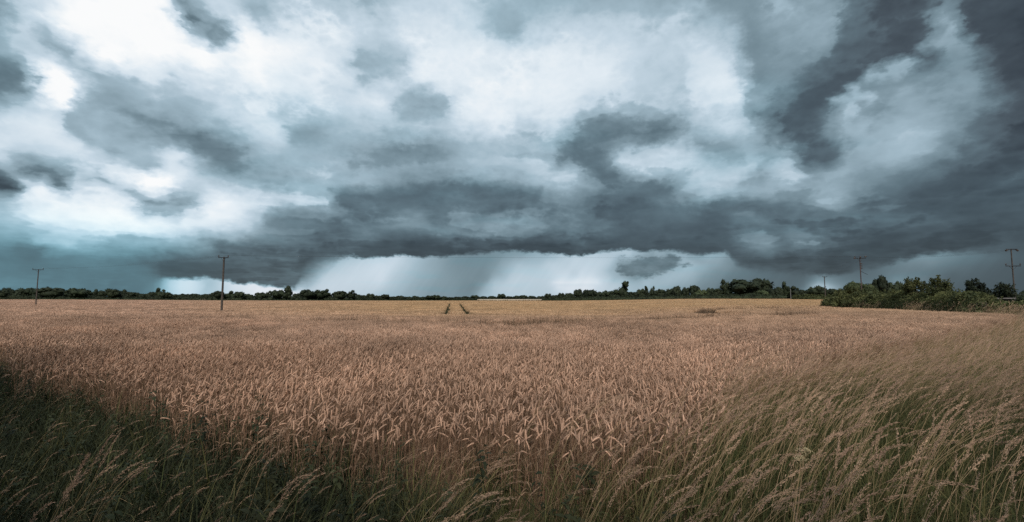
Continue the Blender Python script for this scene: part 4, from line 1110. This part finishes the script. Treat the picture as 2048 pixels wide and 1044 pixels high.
def hedge_path(cols):
    return [(ray_x(px, d), d, float(gz(ray_x(px, d), min(d, 340))), k) for px, d, k in cols]
thicket('hedge', hedge_path([(1085, 300, .75), (1115, 290, .9), (1200, 275, 1), (1300, 262, 1), (1400, 250, 1), (1500, 240, 1), (1572, 232, 1.0)]), 3.1, 3.0, 0.32, 42, M['leaf_far'],
        'long low trimmed hedge along the far right edge of the wheat', 'hedge', 'hedges round the field', ragged=0.06, seed=8)
thicket('hedge', hedge_path([(1584, 190, .8), (1610, 185, 1), (1660, 180, 1), (1740, 176, 1)]), 2.7, 2.6, 0.26, 60, M['leaf_hedge'],
        'short trimmed hedge below the small distant pole, right of the pale post', 'hedge', 'hedges round the field', ragged=0.06, seed=9)
thicket('hedge', hedge_path([(-150, 352, .9), (60, 352, 1), (250, 355, .9), (450, 352, .7), (700, 350, .55), (900, 350, .5), (1010, 348, .4), (1085, 340, .5)]), 1.9, 2.4, 0.4, 24, M['leaf_far'],
        'low dark hedge bottom running under the left and middle treeline', 'hedge', 'hedges round the field', ragged=0.12, seed=10)

# pale stubble strips glimpsed beyond the crop
for (pa, pb_, d0, d1, nm) in ((955, 1112, 372, 395, 'pale stubble strip glimpsed past the middle of the wheat'), (380, 412, 372, 392, 'pale stubble strip glimpsed left of the bare wooden pole')):
    b = MB(); xs_ = np.linspace(ray_x(pa, d0), ray_x(pb_, d0), 9)
    z0 = EYE + (598.0 - 598.6) * d0 / FPX
    b.add(np.vstack([np.c_[xs_, np.full(9, d0), np.full(9, 0.12)], np.c_[xs_ * d1 / d0, np.full(9, d1), np.full(9, 1.55)]]), [(q, q + 1, 10 + q, 9 + q) for q in range(8)])
    tag(b.build('stubble', M['stubble']), nm, kind='structure')

# ------------------------------------------------------------------ power poles
def power_pole(px, d, py_top, label, arm_px=14, wood='pole_wood', double=False, arms=2, extras=False, rz=0.0, ztop=None, rad=0.13):
    X = ray_x(px, d); g = float(gz(X, d)); H = height_at(py_top, d) - g
    root = empty('power_pole', (X, d, g), rz)
    tag(root, label, 'power pole', 'wooden power poles')
    b = MB(); b.tube([(0, 0, -0.4), (0, 0, H * 0.33), (0, 0, H * 0.7), (0, 0, H)], [rad * 1.12, rad, rad * 0.9, rad * 0.8], 12, cap=True)
    b.build('pole', M[wood], root, smooth=False)
    half = arm_px * d / FPX / 2
    tips = []
    def arm(z, half, pins, sag=0.0):
        b = MB(); b.box((0, -rad * 0.9 - 0.03, z), (2 * half, 0.09, 0.11)); a = b.build('crossarm', M['iron'], root)
        for sg in (-1, 1):
            bb = MB(); bb.tube([(sg * half * 0.5, -rad * 0.9, z - 0.05), (0, -rad * 0.8, z - 0.55)], 0.02, 6); bb.build('brace', M['iron'], a)
        for x_ in pins:
            bi = MB(); bi.tube([(x_, -rad * 0.9 - 0.03, z + 0.05), (x_, -rad * 0.9 - 0.03, z + 0.17)], 0.014, 6)
            for q in range(3):
                bi.ball((x_, -rad * 0.9 - 0.03, z + 0.17 + 0.075 * q), 0.10 - 0.015 * q, 0, 8, 4, (1, 1, 0.5))
            bi.build('insulator', M['porcelain'], a)
    if not double:
        arm(H - 0.12, half, (-half * 0.95, half * 0.95))
        tips = [(-half * 0.95, H + 0.18), (half * 0.95, H + 0.18)]
    else:
        b = MB(); b.box((0, -rad - 0.02, H - 0.1), (2 * half, 0.1, 0.12)); a = b.build('crossarm', M['iron'], root)
        for sg in (-1, 1):
            bi = MB(); bi.tube([(sg * half * 0.75, -rad - 0.02, H - 0.16), (sg * half * 1.12, -rad - 0.02, H - 0.30)], [0.09, 0.13], 8, cap=True); bi.build('insulator', M['porcelain'], a)
        arm(H - 35 * d / FPX, half * 1.35, (-half * 1.3, half * 1.3))
        tips = [(-half, H - 0.2), (half, H - 0.2)]
    if extras:
        for q in range(4):
            bi = MB(); bi.box((rad + 0.10, -0.02, H - 1.0 - 0.27 * q), (0.22, 0.16, 0.13)); bi.build('shackle', M['porcelain'], root)
        bi = MB(); bi.tube([(rad * 0.8, 0, H - 2.3), (1.15, 0, H - 2.85)], [0.035, 0.03], 6, cap=True); bi.build('bracket', M['iron'], root)
        bi = MB(); bi.box((0, -rad - 0.06, H + 0.05), (0.16, 0.16, 0.36)); bi.build('fuse_box', M['porcelain'], root)
        for sg in (-1, 1):
            bi = MB(); bi.ball((sg * half * 1.0, -rad, H + (0.16 if sg > 0 else -0.12)), 0.17, 0, 8, 5, (1.2, 0.8, 0.7)); bi.build('switch', M['porcelain'], root)
    co, si = math.cos(rz), math.sin(rz)
    return [(X + x_ * co, d + x_ * si, g + z_) for x_, z_ in tips]
P1 = power_pole(75.5, 108, 538.5, 'leftmost wooden power pole, thin with one crossarm, before the far treeline', arm_px=22, rad=0.105)
P2 = power_pole(446, 68, 513.5, 'bare wooden power pole standing alone in the wheat, single crossarm', arm_px=20, rad=0.135)
P3 = power_pole(1722, 80, 515, 'red-brown power pole above the hedge with switches and a side bracket', arm_px=22, wood='pole_red', extras=True, rad=0.085)
P4 = power_pole(2027, 66, 497, 'rightmost power pole with two crossarms above the bushes', arm_px=22, wood='pole_wood', double=True, rad=0.085)
P5 = power_pole(1649, 150, 553, 'small distant power pole above the short hedge', arm_px=9, rad=0.14)
X = ray_x(1580, 196); root = empty('pole_post', (X, 196, float(gz(X, 196))))
tag(root, 'thin pale post standing at the gap between the far hedges', 'post')
b = MB(); b.tube([(0, 0, -0.3), (0, 0, 4.9)], [0.14, 0.12], 8, cap=True); b.build('post', M['pale_post'], root)
b = MB(); b.ball((0, 0, 4.95), 0.15, 0, 8, 4, (1, 1, 0.5)); b.build('cap', M['iron'], root)
def wire(a, c, sag, label):
    t = np.linspace(0, 1, 25)[:, None]
    p = np.array(a) * (1 - t) + np.array(c) * t - np.array([0, 0, 1]) * (sag * 4 * t * (1 - t))
    b = MB(); b.tube(p, 0.006, 4)
    tag(b.build('power_cable', M['iron']), label, 'cable', 'overhead power cables')
for q, wd in enumerate(('left', 'right')):
    wire(P1[q], P2[q], 0.5, '%s overhead cable from the leftmost pole to the bare wheat-field pole' % wd)
    wire(P2[q], P3[q], 0.25, 'long %s overhead cable from the bare wheat-field pole to the red-brown pole' % wd)
    wire(P3[q], P4[q], 0.5, '%s overhead cable from the red-brown pole to the rightmost pole' % wd)
    wire(P3[q], P5[q], 0.5, '%s overhead cable from the red-brown pole to the small distant pole' % wd)

# ------------------------------------------------------------------ right-hand hedgerow
def shrub(px, d, py_top, w, label, form='bush', m='leaf_hedge', seed=0, wind=0.0, base_py=None, card=0.075, dens=70, cat='shrub', name='shrub', depth=1.0, group='shrubs of the right-hand hedgerow'):
    r = np.random.RandomState(seed)
    X = ray_x(px, d); g = float(gz(X, d)); H = height_at(py_top, d) - g; hw = w * d / FPX / 2
    root = empty(name, (X, d, g)); tag(root, label, cat, group)
    L = []
    if form == 'bush':
        n = max(8, int(hw * 9))
        for q in range(n):
            x_ = r.uniform(-1, 1); z_ = r.uniform(0.12, 0.92) * math.sqrt(1 - 0.75 * x_ * x_)
            L.append(((x_ * hw * 0.86, r.uniform(-0.6, 0.6) * depth, z_ * H), r.uniform(0.16, 0.30) * min(H, 2.2)))
    else:                      # open, wind-swept small tree with shoots
        n = 24
        for q in range(n):
            z_ = r.uniform(0.25, 0.9); x_ = r.uniform(-1, 1) * (1.05 - 0.6 * z_)
            L.append(((x_ * hw * 0.9 + wind * z_ * z_ * hw, r.uniform(-0.5, 0.5) * depth, z_ * H), r.uniform(0.09, 0.2) * min(H, 2.4)))
    b = MB(); b.quads(*lobes_cloud(r, L, dens, card, 0.22))
    # shoots standing out of the crown, leafed along their length
    ns = int(34 * max(0.6, hw)) if form == 'open' else int(14 * max(0.6, hw))
    tw = MB()
    for q in range(ns):
        c, rad = L[r.randint(len(L))]
        a0 = np.array(c); up = np.array([wind * 1.1 + r.normal(0, 0.35), r.normal(0, 0.3), 1.0]); up /= np.linalg.norm(up)
        ln = rad * r.uniform(1.3, 2.2)
        tw.tube([a0, a0 + up * ln * 0.6, a0 + up * ln + np.array([wind * 0.1, 0, 0])], [0.012, 0.008, 0.003], 4)
        k_ = r.uniform(0.3, 1.02, 34); cs = a0 + up * (ln * k_)[:, None] + r.normal(0, 0.045, (34, 3))
        u = r.normal(0, 1, (34, 3)) + up * 1.2; u /= np.linalg.norm(u, axis=1)[:, None]
        v = np.cross(u, r.normal(0, 1, (34, 3))); v /= np.linalg.norm(v, axis=1)[:, None]
        b.quads(cs, u * card * 0.9, v * card * 0.5)
    for c, rad in L:
        if form == 'bush': b.ball(c, rad * 0.72, 0, 7, 5)
    b.build('crown', M[m], root)
    for q in range(6):
        a_ = r.uniform(0, 6.28); k_ = r.uniform(0.1, 0.5)
        tw.tube([(math.cos(a_) * 0.1, math.sin(a_) * 0.1, -0.1), (math.cos(a_) * hw * k_ * 0.5, math.sin(a_) * 0.3, H * 0.35), (math.cos(a_) * hw * k_ + wind * 0.3 * hw, math.sin(a_) * 0.4, H * 0.75)], [0.05, 0.035, 0.012], 6)
    tw.build('trunk', M['bark'], root)
    return root
HEDGEROW = [
 # column, distance, top row, width, form, wind, material, label
 (1676, 49, 586, 58, 'bush', 0.1, 'leaf_hedge', 'low leafy shrub ending the right-hand hedgerow, nearest the open wheat'),
 (1716, 47, 583, 60, 'bush', 0.1, 'leaf_hedge', 'dense dark shrub of the hedgerow under the red-brown pole'),
 (1758, 44, 581, 62, 'bush', 0.1, 'leaf_hedge', 'dense dark shrub of the hedgerow just right of the red-brown pole'),
 (1800, 40, 579, 62, 'bush', 0.1, 'leaf_hedge', 'dense shrub at the foot of the spiky hedgerow trees'),
 (1826, 38, 557, 52, 'open', 0.1, 'leaf_hedge', 'spiky young tree with upright shoots, left of the pair in the hedgerow'),
 (1868, 35, 554, 66, 'open', 0.45, 'leaf_hedge', 'taller spiky wind-blown tree, right of the pair in the hedgerow'),
 (1850, 36, 590, 80, 'bush', 0.1, 'leaf_hedge', 'low shrub below the taller spiky wind-blown tree'),
 (1940, 33, 556, 42, 'open', 0.25, 'leaf_far', 'small dark tree with layered branches, alone between gaps in the hedgerow'),
 (1962, 33, 577, 40, 'open', 0.2, 'leaf_far', 'low dark spray of branches right beside the layered small tree'),
 (2000, 31, 567, 40, 'open', 0.35, 'leaf_far', 'dark wind-blown bush left of the rightmost pole'),
 (1915, 30, 588, 60, 'bush', 0.1, 'leaf_hedge', 'rounded green shrub below the layered small tree'),
 (1955, 27, 592, 70, 'bush', 0.1, 'leaf_hedge', 'broad green shrub low in the hedgerow under the dark wind-blown bush'),
 (2042, 28, 588, 40, 'bush', 0.1, 'leaf_far', 'dark shrub at the right edge of the picture behind the rail'),
 (2090, 25, 592, 70, 'bush', 0.1, 'leaf_hedge', 'green shrub just past the right end of the rail'),
]
for q, (px, d, py, w, form, wd, mm, lab) in enumerate(HEDGEROW):
    d = d * 1.29
    shrub(px, d, py, w, lab, form, mm, 700 + q, wd, card=0.05 + 0.0008 * d, dens=95 if form == 'open' else 80, name='shrub' if form == 'bush' else 'hedgerow_tree', cat='shrub' if form == 'bush' else 'tree')
hp = [(ray_x(px, d * 1.29), d * 1.29, float(gz(ray_x(px, d * 1.29), d * 1.29)), k) for px, d, k in [(1654, 50.5, .7), (1690, 48.5, 1.0), (1740, 45, 1.05), (1790, 41, 1.1), (1850, 36, 1.1), (1910, 31, 1.0), (1960, 28.2, 1.0), (2010, 26.5, .8), (2100, 25, .8)]]
thicket('hedge', hp, 2.1, 2.6, 0.085, 620, M['leaf_hedge'], 'unbroken leafy hedge bottom beneath the right-hand shrubs and small trees', 'hedge', 'hedges round the field', ragged=0.2, seed=12)
# dry straw-coloured grass hanging out of the hedge bottom
hx, hy = [], []
for (pa, pb_, da, db, nq) in ((1690, 1800, 45.5, 38.5, 160), (1800, 1905, 36, 29, 420), (1905, 1985, 28, 25, 160), (1985, 2110, 25, 22, 420)):
    tt = rs.rand(nq); dd = (da + (db - da) * tt) * 1.29
    hx.append(ray_x(pa + (pb_ - pa) * tt, dd) + rs.normal(0, 0.25, nq)); hy.append(dd + rs.normal(0, 0.3, nq))
x = np.concatenate(hx); y = np.concatenate(hy); nn = len(x)
hs = rs.uniform(1.0, 1.45, nn)
scatter('hedge_bottom_grass', stem_protos, np.c_[x, y, gz(x, y)], np.c_[rs.normal(0, 0.1, nn), rs.normal(0, 0.1, nn), rs.normal(0.2, 0.5, nn)], np.c_[hs * 1.3, hs * 1.3, hs], rs.randint(0, 28, nn),
    'dry straw grass along the foot of the right-hand hedgerow', GM)
# rail fence at the right edge
xa, xb, d = ray_x(1975, 38.0), ray_x(2140, 38.0), 38.0
root = empty('rail_fence', (xa, d, float(gz(xa, d))))
tag(root, 'pale weathered rail fence behind the grass at the right edge', 'fence')
for zc in (1.70, 1.2):
    b = MB(); b.box(((xb - xa) / 2, 0, zc), (xb - xa, 0.05, 0.10)); b.build('rail', M['rail'], root)
pm = MB(); pm.box((0, 0, 0), (0.11, 0.11, 1.9)); pm = pm.mesh('fence_post', M['rail'])
for q in range(4):
    link('fence_post', pm, root, ((xb - xa) * (0.04 + 0.3 * q), 0.09, 0.80))

# ------------------------------------------------------------------ single plants one can pick out in the verge
def umbel(px, py, d, label, seed):
    r = np.random.RandomState(seed); z = height_at(py, d); X = ray_x(px, d)
    g = float(gz(X, d)); h = z - g
    root = empty('umbel_plant', (X, d, g)); tag(root, label, 'plant', 'dead flower heads in the verge')
    b = MB(); b.tube([(-0.12, 0, 0), (-0.07, 0.01, h * 0.5), (0, 0, h)], [0.005, 0.004, 0.0025], 6); b.build('stem', M['culm'], root)
    b = MB()
    for q in range(13):
        a = r.uniform(0, 6.28); k = r.uniform(0.006, 0.028); e = np.array([math.cos(a) * k, math.sin(a) * k, 0.035 - k * 0.3])
        b.tube([(0, 0, h), e * 0.6 + (0, 0, h), e + (0, 0, h)], 0.0012, 4)
        for s_ in range(7):
            b.ball(e + (0, 0, h) + r.normal(0, 0.006, 3), 0.003, 0, 5, 4)
    b.build('flower_head', M['umbel'], root)
umbel(1592, 903, 2.5, 'pale dead flower head among the grass, upper of the two', 1)
umbel(1584, 918, 2.45, 'pale dead flower head among the grass, lower of the two', 2)
def tussock(px, py, d, n, label, seed, lean=(0.5, 1.0), hk=1.0):
    r = np.random.RandomState(seed); X = ray_x(px, d); g = float(gz(X, d)); h = (height_at(py, d) - g) * hk
    root = empty('grass_tussock', (X - 0.2 * h, d, g)); tag(root, label, 'grass', 'single grass tussocks in the verge')
    for q in range(n):
        b = MB(); grass_stem(b, r, h * r.uniform(0.95, 1.2), r.uniform(*lean), (r.normal(0, 0.05), r.normal(0, 0.05), 0))
        o = b.build('seed_stem', GM, root)
    for q in range(2):
        b = blade_tuft(r, 10, h * 0.4, h * 0.8, 1.0, 0.04, 0.006); b.build('leaf_tuft', M['blade'], root)
TUSS = [(215, 945, 2.35, 9, 'pale bushy seed-head tussock in the dark grass, lower left'), (545, 985, 2.1, 6, 'small pale tussock at the bottom, between the dark grass and the wheat'),
        (510, 905, 2.6, 5, 'few thin pale seed heads standing in the middle of the dark grass'), (130, 1010, 2.0, 5, 'thin pale grass stems at the very bottom left'),
        (840, 985, 2.0, 7, 'feathery tussock at the bottom just left of the middle'), (1180, 930, 2.1, 7, 'arching seed-head tussock at the wheat edge, right of the middle'),
        (1640, 905, 2.2, 8, 'dense pinkish tussock arching right in the tall grass'), (1440, 985, 1.8, 8, 'large arching tussock at the bottom, right of the middle'),
        (1850, 820, 2.6, 9, 'tall pale tussock bent right, right side of the tall grass'), (1250, 1010, 1.75, 7, 'low feathery tussock at the bottom under the arching tussock')]
for q, (px, py, d, n, lab) in enumerate(TUSS):
    d = d * 1.22
    tussock(px, py, d, n, lab, 1200 + q, (0.3, 0.8) if px < 700 else (0.6, 1.15))

# ------------------------------------------------------------------ unseen trees added behind the camera to shade both ends of the verge
for q, (x_, y_, H, Wd, lab) in enumerate(((-8.8, -7.5, 13.5, 13.5, 'large unseen tree added behind the camera to shade the left verge'), (9.0, -8.2, 12.0, 11.5, 'large unseen tree added behind the camera to shade the right verge'))):
    t = empty('added_shade_tree', (x_, y_, 0.0), 0.7 * q)
    c = link('crown', PALE['round'][q], t); tr = link('trunk', TRUNKS[q], t)
    c.scale = (Wd, Wd, H); tr.scale = (H, H, H)
    tag(t, lab, 'tree', 'trees added behind the camera for shade')

hb = thicket('added_shade_hedge', [(-16, -1.0, 0, 1.0), (-8, -2.2, 0, 1.05), (-3, -2.9, 0, 0.95), (0, -3.0, 0, 0.9), (3, -2.9, 0, 0.95), (8, -2.0, 0, 1.05), (16, -0.5, 0, 1.0)], 5.6, 1.6, 0.12, 480, M['leaf_hedge'],  # made-up hedge out of view, added to darken the near verge
        'tall unseen hedge added behind the camera to shade the near verge', 'hedge', 'hedges round the field', ragged=0.12, seed=21)
